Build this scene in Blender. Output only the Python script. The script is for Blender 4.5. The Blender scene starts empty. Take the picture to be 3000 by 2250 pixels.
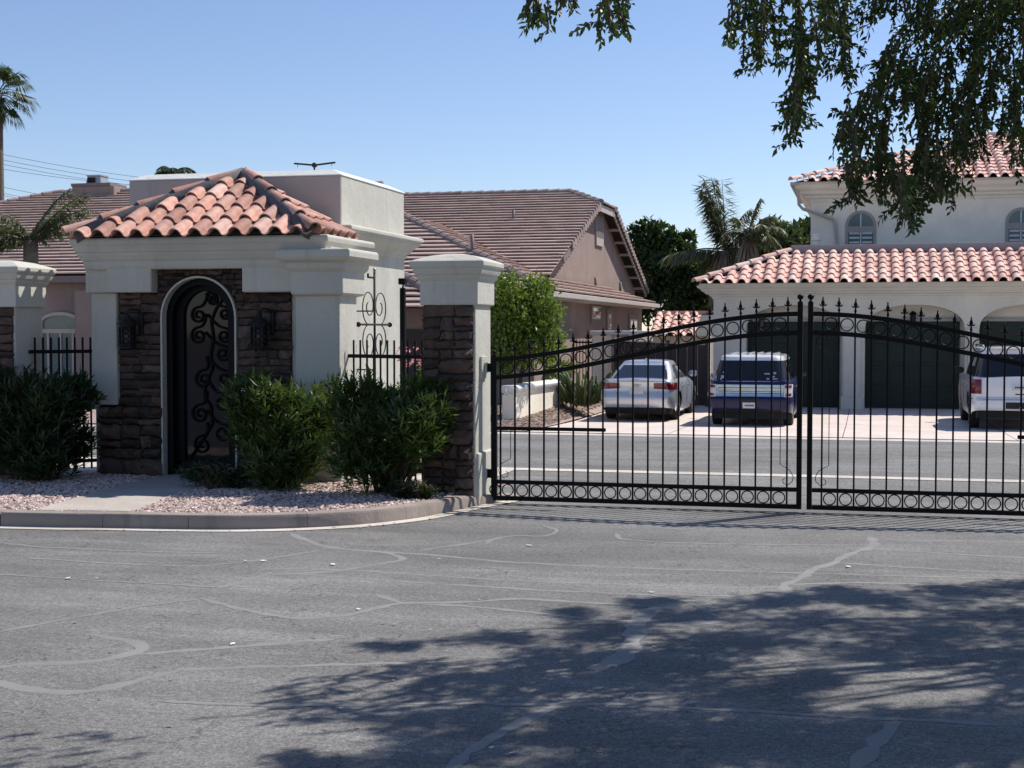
import bpy, math, random
from mathutils import Vector, Matrix
R = math.radians
random.seed(11)
S = bpy.context.scene
COL = S.collection

# ------------------------------------------------------------------ camera, sky, sun, exposure
CAM_H = 2.0
YAW, FPX = R(14), 3000 * 50 / 36
PITCH = math.atan((1125 - 965) / FPX)
cd = bpy.data.cameras.new('camera'); cam = bpy.data.objects.new('camera', cd); COL.objects.link(cam)
cd.lens = 50; cd.sensor_width = 36; cd.clip_end = 3000; cd.clip_start = 0.05
cam.location = (0, 0, CAM_H); cam.rotation_euler = (R(90) - PITCH, 0, YAW)
S.camera = cam
SUN = Vector((0.542, 0.618, 1.0)).normalized()
w = bpy.data.worlds.new('World'); S.world = w; w.use_nodes = True
nt = w.node_tree; bg = nt.nodes['Background']
sky = nt.nodes.new('ShaderNodeTexSky'); sky.sky_type = 'NISHITA'; sky.sun_disc = False
sky.sun_elevation = math.asin(SUN.z); sky.sun_rotation = math.atan2(SUN.x, SUN.y)
sky.air_density = 1.0; sky.dust_density = 0.15; sky.ozone_density = 2.5; sky.altitude = 300
wb = nt.nodes.new('ShaderNodeMix'); wb.data_type = 'RGBA'; wb.blend_type = 'MULTIPLY'; wb.inputs[0].default_value = 1; wb.inputs[7].default_value = (1.0, .985, 1.09, 1)
nt.links.new(sky.outputs[0], wb.inputs[6]); nt.links.new(wb.outputs[2], bg.inputs[0]); bg.inputs[1].default_value = 0.112
ld = bpy.data.lights.new('sun', 'SUN'); ld.energy = 5.0; ld.angle = R(0.53); ld.color = (1.0, 0.95, 0.88)
sun = bpy.data.objects.new('sun', ld); COL.objects.link(sun)
sun.rotation_euler = (-SUN).to_track_quat('-Z', 'Y').to_euler(); sun.location = (20, 20, 40)
S.view_settings.view_transform = 'Standard'; S.view_settings.look = 'None'
S.view_settings.gamma = 1; S.view_settings.exposure = 0.12; S.view_settings.use_curve_mapping = False
S.render.resolution_x = 1024; S.render.resolution_y = 768

# ------------------------------------------------------------------ helpers
D0 = Vector((-math.sin(YAW), math.cos(YAW), 0)); RT = Vector((math.cos(YAW), math.sin(YAW), 0)); UPZ = Vector((0, 0, 1))
DV = D0 * math.cos(PITCH) - UPZ * math.sin(PITCH); UV = D0 * math.sin(PITCH) + UPZ * math.cos(PITCH)
C0 = Vector((0, 0, CAM_H))
def ray(x, y): return DV + RT * ((x - 1500) / FPX) - UV * ((y - 1125) / FPX)
def PZ(x, y, z=0.0): q = ray(x, y); return C0 + q * ((z - CAM_H) / q.z)
def PY(x, y, yy): q = ray(x, y); return C0 + q * (yy / q.y)
def PX(x, y, xx): q = ray(x, y); return C0 + q * (xx / q.x)
def proj(P): v = Vector(P) - C0; d = v.dot(DV); return 1500 + FPX * v.dot(RT) / d, 1125 - FPX * v.dot(UV) / d, d
def lerp(a, b, t): return a + (b - a) * t
def interp(tab, x):
    if x <= tab[0][0]: return tab[0][1]
    for (a, va), (b, vb) in zip(tab, tab[1:]):
        if x <= b: return va + (vb - va) * (x - a) / (b - a)
    return tab[-1][1]
def zg(y): return interp([(16, 0), (20, -.05), (28.7, -.15), (34, -.25)], y)
rnd = random.random
def ru(a, b): return a + (b - a) * rnd()

WM = {}
def put(name, mesh, parent=None, M=None, mat=None, kind=None):
    o = bpy.data.objects.new(name, mesh); COL.objects.link(o)
    M = M or Matrix()
    if parent is not None:
        o.parent = parent; o.matrix_basis = WM[parent].inverted() @ M
    else: o.matrix_basis = M
    WM[o] = M
    if kind: o['kind'] = kind
    return o
def tag(o, label, cat, group=None):
    o['label'] = label; o['category'] = cat
    if group: o['group'] = group
    return o
def thing(name, label, cat, loc=(0, 0, 0), group=None, rz=0):
    M = Matrix.Translation(loc) @ Matrix.Rotation(rz, 4, 'Z')
    return tag(put(name, None, None, M), label, cat, group)
def frame(o, x, y, z):
    M = Matrix((x, y, z)).transposed().to_4x4(); M.translation = o; return M

class MB:
    def __init__(s): s.v = []; s.f = []
    def add(s, vs, fs):
        n = len(s.v); s.v += [tuple(p) for p in vs]; s.f += [tuple(i + n for i in f) for f in fs]; return s
    def box(s, x0, x1, y0, y1, z0, z1):
        return s.add([(x0,y0,z0),(x1,y0,z0),(x1,y1,z0),(x0,y1,z0),(x0,y0,z1),(x1,y0,z1),(x1,y1,z1),(x0,y1,z1)],
                     [(0,3,2,1),(4,5,6,7),(0,1,5,4),(1,2,6,5),(2,3,7,6),(3,0,4,7)])
    def bar(s, a, b, w, h, up=(0, 0, 1)):
        a = Vector(a); b = Vector(b); d = (b - a).normalized(); up = Vector(up)
        if abs(d.dot(up)) > .95: up = Vector((0, 1, 0))
        x = d.cross(up).normalized() * (w / 2); z = x.normalized().cross(d) * (h / 2)
        vs = [p + i * x + k * z for p in (a, b) for i, k in ((-1,-1),(1,-1),(1,1),(-1,1))]
        return s.add(vs, [(3,2,1,0),(4,5,6,7),(0,1,5,4),(1,2,6,5),(2,3,7,6),(3,0,4,7)])
    def tube(s, pts, r, n=6, closed=False):
        pts = [Vector(p) for p in pts]; m = len(pts); rs = r if isinstance(r, (list, tuple)) else [r] * m
        rings = []; ref = None
        for i, p in enumerate(pts):
            a = pts[(i - 1) % m] if closed or i > 0 else p; b = pts[(i + 1) % m] if closed or i < m - 1 else p
            d = (b - a).normalized() if (b - a).length > 1e-9 else Vector((0, 0, 1))
            if ref is None: ref = Vector((0, 0, 1)) if abs(d.z) < .9 else Vector((1, 0, 0))
            x = d.cross(ref)
            if x.length < 1e-4: x = d.cross(Vector((.3, .9, .2)))
            x.normalize(); y = x.cross(d); ref = y if not closed else ref
            rings.append([p + (x * math.cos(2*math.pi*k/n) + y * math.sin(2*math.pi*k/n)) * rs[i] for k in range(n)])
        return s.rings(rings, closed=closed, cap=not closed)
    def rings(s, rings, closed=False, cap=True, ringclosed=True):
        n = len(rings[0]); m = len(rings); vs = [p for r in rings for p in r]; fs = []
        for i in range(m if closed else m - 1):
            j = (i + 1) % m
            for k in range(n if ringclosed else n - 1):
                l = (k + 1) % n; fs.append((i*n+k, i*n+l, j*n+l, j*n+k))
        if cap and not closed: fs += [tuple(range(n))[::-1], tuple((m-1)*n + k for k in range(n))]
        return s.add(vs, fs)
    def lathe(s, prof, n=12, c=(0, 0, 0), axis='Z', arc=1.0):
        c = Vector(c); rg = []
        for r, z in prof:
            ring = []
            for k in range(n):
                a = 2*math.pi*k/n; u, v = r*math.cos(a), r*math.sin(a)
                ring.append(c + (Vector((u, v, z)) if axis == 'Z' else Vector((z, u, v)) if axis == 'X' else Vector((v, z, u))))
            rg.append(ring)
        return s.rings(rg)
    def extr(s, poly, axis, a, b):
        def P(u, v, t): return (u, t, v) if axis == 'Y' else (t, u, v) if axis == 'X' else (u, v, t)
        n = len(poly); vs = [P(u, v, a) for u, v in poly] + [P(u, v, b) for u, v in poly]
        fs = [tuple(range(n)), tuple(range(2*n - 1, n - 1, -1))] + [(k, (k+1) % n + 0, (k+1) % n + n, k + n)[::-1] for k in range(n)]
        return s.add(vs, fs)
    def mould(s, x0, x1, y0, y1, prof):
        return s.rings([[(x0-o,y0-o,z),(x1+o,y0-o,z),(x1+o,y1+o,z),(x0-o,y1+o,z)] for o, z in prof])
    def mesh(s, name, mat=None, smooth=False, sharp=None):
        me = bpy.data.meshes.new(name); me.from_pydata(s.v, [], s.f); me.update()
        if mat: me.materials.append(mat)
        if smooth or sharp:
            me.polygons.foreach_set('use_smooth', [True] * len(me.polygons))
            if sharp: me.set_sharp_from_angle(angle=R(sharp))
        return me
    def build(s, name, mat=None, parent=None, M=None, smooth=False, sharp=None, bevel=0, kind=None, fix=True):
        me = s.mesh(name, mat, smooth, sharp)
        if fix:
            import bmesh
            bm = bmesh.new(); bm.from_mesh(me); bmesh.ops.recalc_face_normals(bm, faces=bm.faces); bm.to_mesh(me); bm.free()
            if sharp: me.set_sharp_from_angle(angle=R(sharp))
        o = put(name, me, parent, M, kind=kind)
        if bevel:
            b = o.modifiers.new('bevel', 'BEVEL'); b.width = bevel; b.segments = 2; b.limit_method = 'ANGLE'; b.angle_limit = R(35)
        return o

# ------------------------------------------------------------------ materials
class NT:
    def __init__(s, name):
        s.m = bpy.data.materials.new(name); s.m.use_nodes = True; s.t = s.m.node_tree
        s.b = s.t.nodes['Principled BSDF']; s.out = s.t.nodes['Material Output']
        s.geo = s.t.nodes.new('ShaderNodeNewGeometry'); s.oi = s.t.nodes.new('ShaderNodeObjectInfo')
    def n(s, t, **k):
        x = s.t.nodes.new(t)
        for a, b in k.items(): setattr(x, a, b)
        return x
    def l(s, a, b): s.t.links.new(a, b)
    def math(s, op, a, b=None):
        x = s.n('ShaderNodeMath', operation=op)
        for i, q in enumerate((a, b)):
            if q is None: continue
            if isinstance(q, (int, float)): x.inputs[i].default_value = q
            else: s.l(q, x.inputs[i])
        return x.outputs[0]
    def noise(s, scale, detail=3, rough=.55, stretch=None, objoff=False, coord=None):
        x = s.n('ShaderNodeTexNoise'); x.inputs['Scale'].default_value = scale; x.inputs['Detail'].default_value = detail; x.inputs['Roughness'].default_value = rough
        src = coord or s.geo.outputs['Position']
        if stretch:
            mp = s.n('ShaderNodeMapping'); mp.inputs['Scale'].default_value = stretch; s.l(src, mp.inputs[0]); src = mp.outputs[0]
        s.l(src, x.inputs['Vector']); return x.outputs['Fac']
    def ramp(s, fac, stops):
        x = s.n('ShaderNodeValToRGB'); e = x.color_ramp.elements
        while len(e) < len(stops): e.new(.5)
        for q, (p, c) in zip(e, stops): q.position = p; q.color = (*c, 1) if len(c) == 3 else c
        s.l(fac, x.inputs[0]); return x.outputs[0]
    def gray(s, fac, a, b, lo=0., hi=1.):
        x = s.n('ShaderNodeMapRange'); s.l(fac, x.inputs[0]); x.inputs[1].default_value = a; x.inputs[2].default_value = b; x.inputs[3].default_value = lo; x.inputs[4].default_value = hi
        return x.outputs[0]
    def mix(s, fac, a, b, mode='MIX'):
        x = s.n('ShaderNodeMix', data_type='RGBA', blend_type=mode)
        for i, q in ((0, fac), (6, a), (7, b)):
            if isinstance(q, (int, float)): x.inputs[i].default_value = q
            elif isinstance(q, tuple): x.inputs[i].default_value = (*q, 1)
            else: s.l(q, x.inputs[i])
        return x.outputs[2]
    def value(s, col, val):
        x = s.n('ShaderNodeHueSaturation'); s.l(val, x.inputs['Value'])
        if isinstance(col, tuple): x.inputs['Color'].default_value = (*col, 1)
        else: s.l(col, x.inputs['Color'])
        return x.outputs[0]
    def bump(s, h, strength=.3, dist=.01):
        x = s.n('ShaderNodeBump'); x.inputs['Strength'].default_value = strength; x.inputs['Distance'].default_value = dist
        s.l(h, x.inputs['Height']); s.l(x.outputs[0], s.b.inputs['Normal'])
    def fin(s, col=None, rough=.8, metal=0, spec=.5, coat=0):
        if col is not None:
            if isinstance(col, tuple): s.b.inputs['Base Color'].default_value = (*col, 1)
            else: s.l(col, s.b.inputs['Base Color'])
        if isinstance(rough, (int, float)): s.b.inputs['Roughness'].default_value = rough
        else: s.l(rough, s.b.inputs['Roughness'])
        s.b.inputs['Metallic'].default_value = metal; s.b.inputs['Specular IOR Level'].default_value = spec
        s.b.inputs['Coat Weight'].default_value = coat; s.b.inputs['Coat Roughness'].default_value = .03
        return s.m
def plain(name, col, rough=.5, metal=0, spec=.5, coat=0, var=0.08):
    a = NT(name); v = a.gray(a.noise(9, 4), .3, .7, 1 - var, 1 + var)
    return a.fin(a.value(col, v), rough, metal, spec, coat)
def stucco(name, col, grain=90, streak=.16, patch=.09):
    a = NT(name)
    v = a.gray(a.noise(1.1, 4, .6), .3, .7, 1 - patch, 1 + patch)
    st = a.gray(a.noise(3.2, 5, .65, (1, 1, .12)), .55, .8, 1, 1 - streak * 1.6)
    fine = a.gray(a.noise(grain, 2), .3, .7, .95, 1.05)
    c = a.value(col, a.math('MULTIPLY', a.math('MULTIPLY', v, st), fine))
    a.bump(a.math('ADD', a.noise(grain*.5, 5, .75), a.math('MULTIPLY', a.noise(5, 3, .6), 2.5)), .5, .010)
    return a.fin(c, .92, spec=.2)
def pieces(name, cols, var=.2, nscale=7, nvar=.18, bump=.5, bscale=30, rough=.85, dist=.008, spec=.3):
    a = NT(name)
    c = a.ramp(a.oi.outputs['Random'], [(i / max(1, len(cols) - 1), q) for i, q in enumerate(cols)])
    rr = a.n('ShaderNodeTexWhiteNoise', noise_dimensions='1D'); a.l(a.oi.outputs['Random'], rr.inputs['W'])
    v = a.math('MULTIPLY', a.gray(rr.outputs['Value'], 0, 1, 1 - var, 1 + var), a.gray(a.noise(nscale, 5, .65), .25, .75, 1 - nvar, 1 + nvar))
    a.bump(a.noise(bscale, 5, .65), bump, dist)
    return a.fin(a.value(c, v), rough, spec=spec)
def island(name, cols, rough=.5, trans=.25, var=.25, spec=.4, tcol=None):
    a = NT(name); ri = a.geo.outputs['Random Per Island']
    c = a.ramp(ri, [(i / max(1, len(cols) - 1), q) for i, q in enumerate(cols)])
    v = a.gray(a.noise(2.3, 3), .3, .7, 1 - var, 1 + var); c = a.value(c, v)
    a.fin(c, rough, spec=spec)
    if trans:
        tr = a.n('ShaderNodeBsdfTranslucent'); mx = a.n('ShaderNodeMixShader'); mx.inputs[0].default_value = trans
        t2 = a.mix(.5, c, tcol or (.16, .26, .03)); a.l(t2, tr.inputs[0])
        a.l(a.b.outputs[0], mx.inputs[1]); a.l(tr.outputs[0], mx.inputs[2]); a.l(mx.outputs[0], a.out.inputs['Surface'])
    return a.m
M = {}
M['stucco'] = stucco('white_stucco', (.555, .54, .47))
M['stucco_cap'] = stucco('white_cap', (.70, .70, .66), 60, .2)
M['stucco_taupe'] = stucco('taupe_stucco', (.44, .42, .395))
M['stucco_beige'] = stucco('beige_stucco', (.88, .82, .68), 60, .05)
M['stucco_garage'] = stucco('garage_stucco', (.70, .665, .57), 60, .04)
M['stucco_brown'] = stucco('brown_stucco', (.315, .24, .212), 40, .2, .1)
M['trim_brown'] = plain('brown_trim', (.22, .17, .155), .7)
M['gutter'] = plain('gutter_paint', (.48, .42, .37), .5)
M['taupe_trim'] = plain('taupe_trim', (.36, .33, .29), .6)
M['fascia'] = plain('grey_fascia', (.33, .29, .29), .6)
M['stone'] = pieces('ledge_stone', [(.115,.078,.060), (.080,.060,.052), (.145,.098,.080), (.068,.055,.050), (.15,.092,.068), (.10,.080,.070)], .32, 9, .34, .9, 26, .9, .02)
M['mortar'] = plain('dark_mortar', (.022, .018, .016), .95)
M['roofmortar'] = stucco('roof_mortar', (.13, .13, .135), 40, .1, .25)
M['terracotta'] = pieces('terracotta', [(.53,.27,.20), (.62,.36,.285), (.44,.225,.17), (.66,.43,.355), (.55,.285,.21), (.40,.21,.165)], .18, 9, .28, .25, 60, .75, .004)
M['terracotta_far'] = pieces('terracotta_far', [(.70,.43,.35), (.78,.53,.45), (.64,.38,.31), (.80,.60,.52)], .12, 9, .2, .25, 60, .75, .004)
M['ridgecap'] = pieces('concrete_ridge', [(.30,.225,.20), (.35,.265,.235), (.27,.21,.19)], .12, 9, .15, .3, 40, .85)
a = NT('concrete_roof_tile'); ri = a.geo.outputs['Random Per Island']
c = a.ramp(ri, [(0, (.43,.315,.27)), (.5, (.47,.345,.30)), (1, (.41,.305,.265))]); v = a.gray(a.noise(1.5, 4), .3, .7, .88, 1.1)
a.bump(a.noise(50, 3), .3, .006); M['rooftile'] = a.fin(a.value(c, v), .85, spec=.25)
M['iron'] = plain('black_iron', (.0035, .0035, .004), .55, 0, .18)
M['iron_dull'] = plain('weathered_iron', (.016, .014, .014), .6, 0, .3)
M['steel'] = plain('galvanised_steel', (.42, .42, .40), .45, .7)
M['concrete'] = stucco('concrete', (.46, .41, .36), 120, .0, .14)
M['kerb'] = stucco('kerb_concrete', (.31, .262, .228), 70, .30, .16)
M['gutterpan'] = stucco('pale_concrete', (.55, .50, .445), 80, .0, .24)
M['drive'] = stucco('driveway_concrete', (.66, .565, .505), 60, .0, .10)
M['gravelbed'] = plain('gravel_bed', (.36, .27, .235), .95, var=.35)
a = NT('asphalt')
big = a.gray(a.noise(.35, 5, .65), .32, .68, .76, 1.2); streaks = a.math('MULTIPLY', a.gray(a.noise(.9, 4, .6, (.25, 1.6, 1)), .35, .7, .88, 1.1), a.gray(a.noise(1.3, 5, .7, (.45, 2.2, 1)), .50, .66, .94, 1.16))
mid = a.math('MULTIPLY', a.gray(a.noise(7, 4, .7), .3, .7, .92, 1.08), a.gray(a.noise(26, 3, .8), .36, .64, .70, 1.28)); grit = a.gray(a.noise(70, 2, .85), .34, .66, .58, 1.42); grit2 = a.gray(a.noise(260, 2, .8), .3, .7, .7, 1.3)
vv = a.math('MULTIPLY', a.math('MULTIPLY', big, streaks), a.math('MULTIPLY', mid, a.math('MULTIPLY', grit, grit2)))
c = a.value((.196, .190, .181), vv)
cr = a.n('ShaderNodeTexVoronoi', feature='DISTANCE_TO_EDGE'); cr.inputs['Scale'].default_value = .9
wv = a.n('ShaderNodeTexNoise'); wv.inputs['Scale'].default_value = 2.5; wv.inputs['Detail'].default_value = 5; a.l(a.geo.outputs['Position'], wv.inputs['Vector'])
ad = a.n('ShaderNodeVectorMath', operation='ADD'); a.l(a.geo.outputs['Position'], ad.inputs[0]); a.l(wv.outputs['Color'], ad.inputs[1]); a.l(ad.outputs[0], cr.inputs['Vector'])
hair = a.math('MULTIPLY', a.math('LESS_THAN', cr.outputs['Distance'], .0065), a.gray(a.noise(.8, 2), .42, .52))
c = a.mix(a.math('MULTIPLY', hair, .55), c, (.05, .05, .05))
a.bump(a.noise(180, 4, .7), .6, .006); M['asphalt'] = a.fin(c, .88, spec=.3)
a = NT('crack_sealant'); v = a.math('MULTIPLY', a.gray(a.noise(2, 5, .7), .3, .7, .86, 1.14), a.gray(a.noise(90, 3), .3, .7, .88, 1.12))
a.bump(a.noise(60, 4), .3, .004); M['seal'] = a.fin(a.value((.238, .232, .222), v), .8, spec=.35)
M['ground'] = stucco('desert_ground', (.20, .17, .14), 20, .0, .25)
M['pebble'] = island('pink_gravel', [(.56,.41,.355), (.66,.50,.45), (.45,.34,.30), (.72,.58,.52), (.54,.37,.31), (.30,.25,.24), (.72,.58,.48), (.24,.19,.17), (.66,.52,.46)], .85, 0, .1)
M['mulch'] = island('bark_chips', [(.20,.13,.10), (.30,.21,.17), (.14,.09,.07), (.38,.30,.26)], .9, 0, .1)
M['oleander'] = island('oleander_leaf', [(.022,.046,.008), (.034,.068,.012), (.060,.110,.020), (.026,.052,.009), (.13,.20,.042)], .32, .24, .2, .5, (.30,.42,.05))
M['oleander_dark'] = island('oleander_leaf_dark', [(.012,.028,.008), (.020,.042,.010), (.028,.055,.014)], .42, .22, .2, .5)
M['elm'] = island('elm_leaf', [(.016,.034,.007), (.028,.054,.010), (.055,.095,.020), (.020,.040,.008), (.11,.17,.035)], .42, .2, .25, .35, (.12,.18,.02))
M['lime'] = island('bright_leaf', [(.10,.17,.022), (.145,.225,.034), (.19,.27,.05), (.07,.125,.017), (.125,.20,.032)], .45, .35, .15, .4, (.3,.4,.04))
M['ficus'] = island('dark_tree_leaf', [(.018,.038,.012), (.03,.06,.016), (.045,.085,.022), (.025,.05,.014)], .5, .15, .25)
M['olive'] = island('olive_tree_leaf', [(.05,.07,.025), (.075,.095,.035), (.10,.12,.05), (.06,.08,.03)], .55, .2, .25)
M['palm'] = island('palm_leaf', [(.075,.09,.04), (.11,.12,.06), (.16,.16,.085), (.21,.19,.11), (.09,.105,.045)], .5, .25, .2)
M['palm_dark'] = island('fan_palm_leaf', [(.03,.05,.018), (.05,.075,.026), (.07,.09,.035)], .45, .2, .2)
M['deadfrond'] = island('dry_frond', [(.34,.27,.19), (.25,.19,.13), (.42,.34,.25)], .8, .1, .2)
M['cactus'] = island('cactus_pad', [(.10,.13,.045), (.14,.17,.06), (.08,.11,.035), (.17,.19,.08)], .6, 0, .2)
M['flower'] = island('pink_flower', [(.7,.15,.2), (.75,.35,.38), (.8,.6,.55)], .6, .2, .1, tcol=(.7,.3,.3))
M['bark'] = pieces('tree_bark', [(.10,.075,.055), (.13,.10,.075)], .1, 14, .35, .9, 40, .95, .02)
M['palmbark'] = pieces('palm_trunk', [(.17,.135,.105), (.21,.165,.13)], .1, 12, .35, .9, 22, .95, .03)
M['chrome'] = plain('chrome', (.52, .53, .55), .16, 1)
M['alloy'] = plain('alloy_rim', (.55, .55, .56), .28, .9)
M['tyre'] = plain('tyre_rubber', (.012, .012, .012), .85)
M['underbody'] = plain('underbody_plastic', (.012, .012, .013), .7)
M['blackgloss'] = plain('black_gloss', (.006, .006, .008), .12)
M['silver'] = plain('silver_paint', (.60, .62, .65), .30, .55, .5, .8, .02)
M['blue'] = plain('blue_paint', (.005, .007, .055), .28, .0, .3, .25, .03)
M['whitepaint'] = plain('white_paint', (.78, .79, .80), .28, 0, .5, .8, .02)
M['redlight'] = plain('red_lens', (.15, .004, .007), .12, 0, .6, .6)
M['clearlight'] = plain('clear_lens', (.62, .60, .60), .12, 0, .6, .6)
M['plate'] = plain('licence_plate', (.62, .64, .64), .5)
M['platemark'] = plain('plate_marks', (.10, .10, .16), .5)
M['sticker'] = plain('pale_sticker', (.42, .42, .44), .6)
M['glassdark'] = plain('tinted_glass', (.012, .014, .018), .04, 0, .6, 0, .0)
M['glassblue'] = plain('house_glass', (.11, .155, .155), .06, 0, .5, 0, .1)
M['doorglass'] = plain('door_glass', (.010, .013, .020), .04, 0, .28, 0, .0)
M['shutter'] = plain('white_shutter', (.62, .63, .62), .6)
M['greendoor'] = plain('dark_green_door', (.022, .034, .027), .6, 0, .3, 0, .06)
M['darkwood'] = plain('dark_brown_panel', (.045, .030, .026), .6, var=.15)
M['wire'] = plain('power_cable', (.02, .02, .022), .6)
M['paper'] = plain('white_paper', (.75, .75, .73), .8)

# ------------------------------------------------------------------ the setting
def structure(o): o['kind'] = 'structure'; return o
structure(MB().add([(-900,-500,-.45),(900,-500,-.45),(900,1500,-.45),(-900,1500,-.45)], [(0,1,2,3)]).build('ground', M['ground']))
# the street and the entry court: one asphalt sheet following the fall of the ground
mb = MB(); ys = [-30, 0, 8, 16, 18, 20, 22, 24, 26, 28.3]
mb.rings([[(-70, y, zg(y)), (70, y, zg(y))] for y in ys], cap=False, ringclosed=False)
street = structure(mb.build('asphalt_street', M['asphalt']))
def sheet(name, poly, z, mat, parent=None, kind='structure'):
    mb = MB(); mb.add([(x, y, (zg(y) + z)) for x, y in poly], [tuple(range(len(poly)))])
    o = mb.build(name, mat, parent, fix=False)
    if kind and not parent: o['kind'] = kind
    return o
def strip(name, pts, width, z, mat, parent, jit=.25, sub=.18, wob=.02):
    P = [pts[0]]
    for a, b in zip(pts, pts[1:]):
        n = max(1, int((b - a).length / sub))
        for i in range(1, n + 1): P.append(a.lerp(b, i / n))
    for _ in range(2):
        P = [P[0]] + [(P[i-1] + P[i] * 2 + P[i+1]) / 4 for i in range(1, len(P) - 1)] + [P[-1]]
    L = []; off = 0
    for i, p in enumerate(P):
        d = (P[min(i+1, len(P)-1)] - P[max(i-1, 0)]); d.z = 0; d.normalize(); n = Vector((-d.y, d.x, 0))
        off = off * .7 + ru(-wob, wob); h = width / 2 * (1 + ru(-jit, jit)) * (.35 if i in (0, len(P)-1) else 1)
        q = p + n * off; L.append([(q - n*h).to_tuple()[:2] + (zg(q.y) + z,), (q + n*h).to_tuple()[:2] + (zg(q.y) + z,)])
    return MB().rings(L, cap=False, ringclosed=False).build(name, mat, parent, fix=False)
K = 3000 / 2212
seals = [
 (.15, [(-30,1470),(60,1490),(150,1497),(240,1488),(300,1468),(380,1448)]), (.05, [(380,1447),(560,1441),(760,1436),(960,1430)]),
 (.14, [(-30,1445),(40,1433),(110,1433),(200,1428),(290,1412),(318,1400),(298,1388),(240,1378),(190,1371)]), (.06, [(300,1413),(450,1402),(600,1390),(720,1380)]),
 (.13, [(630,1152),(665,1168),(700,1180),(740,1186)]), (.05, [(740,1186),(900,1196),(1100,1215),(1400,1228),(1750,1238),(2230,1252)]),
 (.12, [(470,1272),(520,1258),(570,1245),(590,1236)]), (.06, [(570,1240),(640,1240),(720,1235),(800,1222),(880,1208),(850,1195),(800,1190),(740,1186)]),
 (.05, [(570,1228),(760,1232),(1000,1248),(1300,1262),(1560,1270),(1700,1268)]), (.045, [(640,1240),(900,1258),(1200,1278),(1420,1285)]),
 (.13, [(1720,1285),(1692,1270),(1740,1240),(1800,1215),(1850,1190),(1890,1180),(1885,1160)]), (.05, [(1720,1285),(1790,1293),(1900,1290),(2230,1300)]),
 (.05, [(1905,1166),(2050,1168),(2230,1172)]), (.05, [(1870,1185),(2050,1196),(2230,1206)]), (.05, [(1810,1216),(2000,1228),(2230,1240)]), (.05, [(1700,1262),(1850,1258),(2050,1266),(2230,1280)]),
 (.06, [(440,1292),(520,1315),(650,1338),(750,1330),(860,1302),(1000,1301),(1130,1292),(1420,1312)]), (.1, [(812,1284),(845,1294),(875,1302)]),
 (.05, [(900,1304),(1000,1308),(1150,1323),(1300,1340),(1410,1345)]), (.045, [(1400,1282),(1560,1288),(1720,1290)]),
 (.2, [(1470,1302),(1410,1318),(1375,1345),(1365,1395),(1345,1430),(1270,1446)]), (.14, [(1560,1342),(1490,1350),(1390,1352)]), (.05, [(1400,1284),(1480,1298),(1560,1336)]),
 (.10, [(1260,1496),(1220,1515),(1150,1545),(1080,1580),(990,1640),(960,1670)]), (.05, [(340,1514),(600,1524),(900,1519),(1400,1523),(1750,1545),(2230,1568)]),
 (.14, [(1945,1558),(1910,1590),(1875,1625),(1840,1670)]), (.05, [(0,1365),(80,1350),(150,1338),(300,1310),(440,1292)]), (.05, [(60,1205),(220,1215),(420,1225),(560,1210),(690,1190)]),
 (.05, [(1050,1175),(1075,1162),(1120,1155),(1180,1160),(1210,1147),(1170,1135)]), (.06, [(910,1190),(1000,1176),(1075,1163)]), (.05, [(1330,1152),(1335,1164),(1400,1170),(1560,1176),(1890,1178)]),
 (.045, [(-20,1170),(90,1182),(260,1190),(480,1196)]), (.04, [(-20,1240),(150,1250),(360,1262),(470,1270)]),
]
for si, (wd, pts) in enumerate(seals):
    strip('sealed_crack', [PZ(x * K, y * K) for x, y in pts], (wd * .62 if wd > .08 else wd * 1.05), .0007 + .00004 * si, M['seal'], street, .42, .09, .014)
# concrete ribbon across the street mouth, far apron and driveway
sheet('concrete_ribbon', [(-40,20.05),(40,20.05),(40,20.42),(-40,20.42)], .006, M['gutterpan'])
structure(MB().rings([[(-60, y, zg(y)), (60, y, zg(y))] for y in (28.3, 28.55, 28.9)], cap=False, ringclosed=False).build('far_gutter', M['gutterpan'], fix=False))
drv = structure(put('driveway', None))
def slab(x0, x1, y0, y1):
    MB().rings([[(x0, y, zg(y) + .012), (x1, y, zg(y) + .012)] for y in (y0, (y0+y1)/2, y1)], cap=False, ringclosed=False).build('slab', M['drive'], drv, fix=False)
    mb = MB()
xs = [-6.9, -3.95, -.45, 2.85, 6.4, 10, 14]; yd = [28.92, 31.6, 34.2, 37.6, 41.9]
for a, b in zip(xs, xs[1:]):
    for c, d in zip(yd, yd[1:]): slab(a + .008, b - .008, c + .008, d - .008)
structure(MB().rings([[(-7.2, y, zg(y) + .002), (14, y, zg(y) + .002)] for y in (28.9, 34, 42.5)], cap=False, ringclosed=False).build('driveway_base', M['mortar'], fix=False))
structure(MB().rings([[(-60, y, zg(y) + h_), (-7.7, y, zg(y) + h_), (-6.95, y, zg(y) + .02)] for y, h_ in ((28.9,.03),(30.5,.05),(32.5,.12),(36,.27),(42,.27),(70,.2))], cap=False, ringclosed=False).build('planting_bed', M['gravelbed'], fix=False))
structure(MB().rings([[(-60, y, .012), (-4.95, y, zg(y) + .008)] for y in (16.6, 18, 20.04)], cap=False, ringclosed=False).build('courtyard_ground', M['gutterpan'], fix=False))

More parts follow.
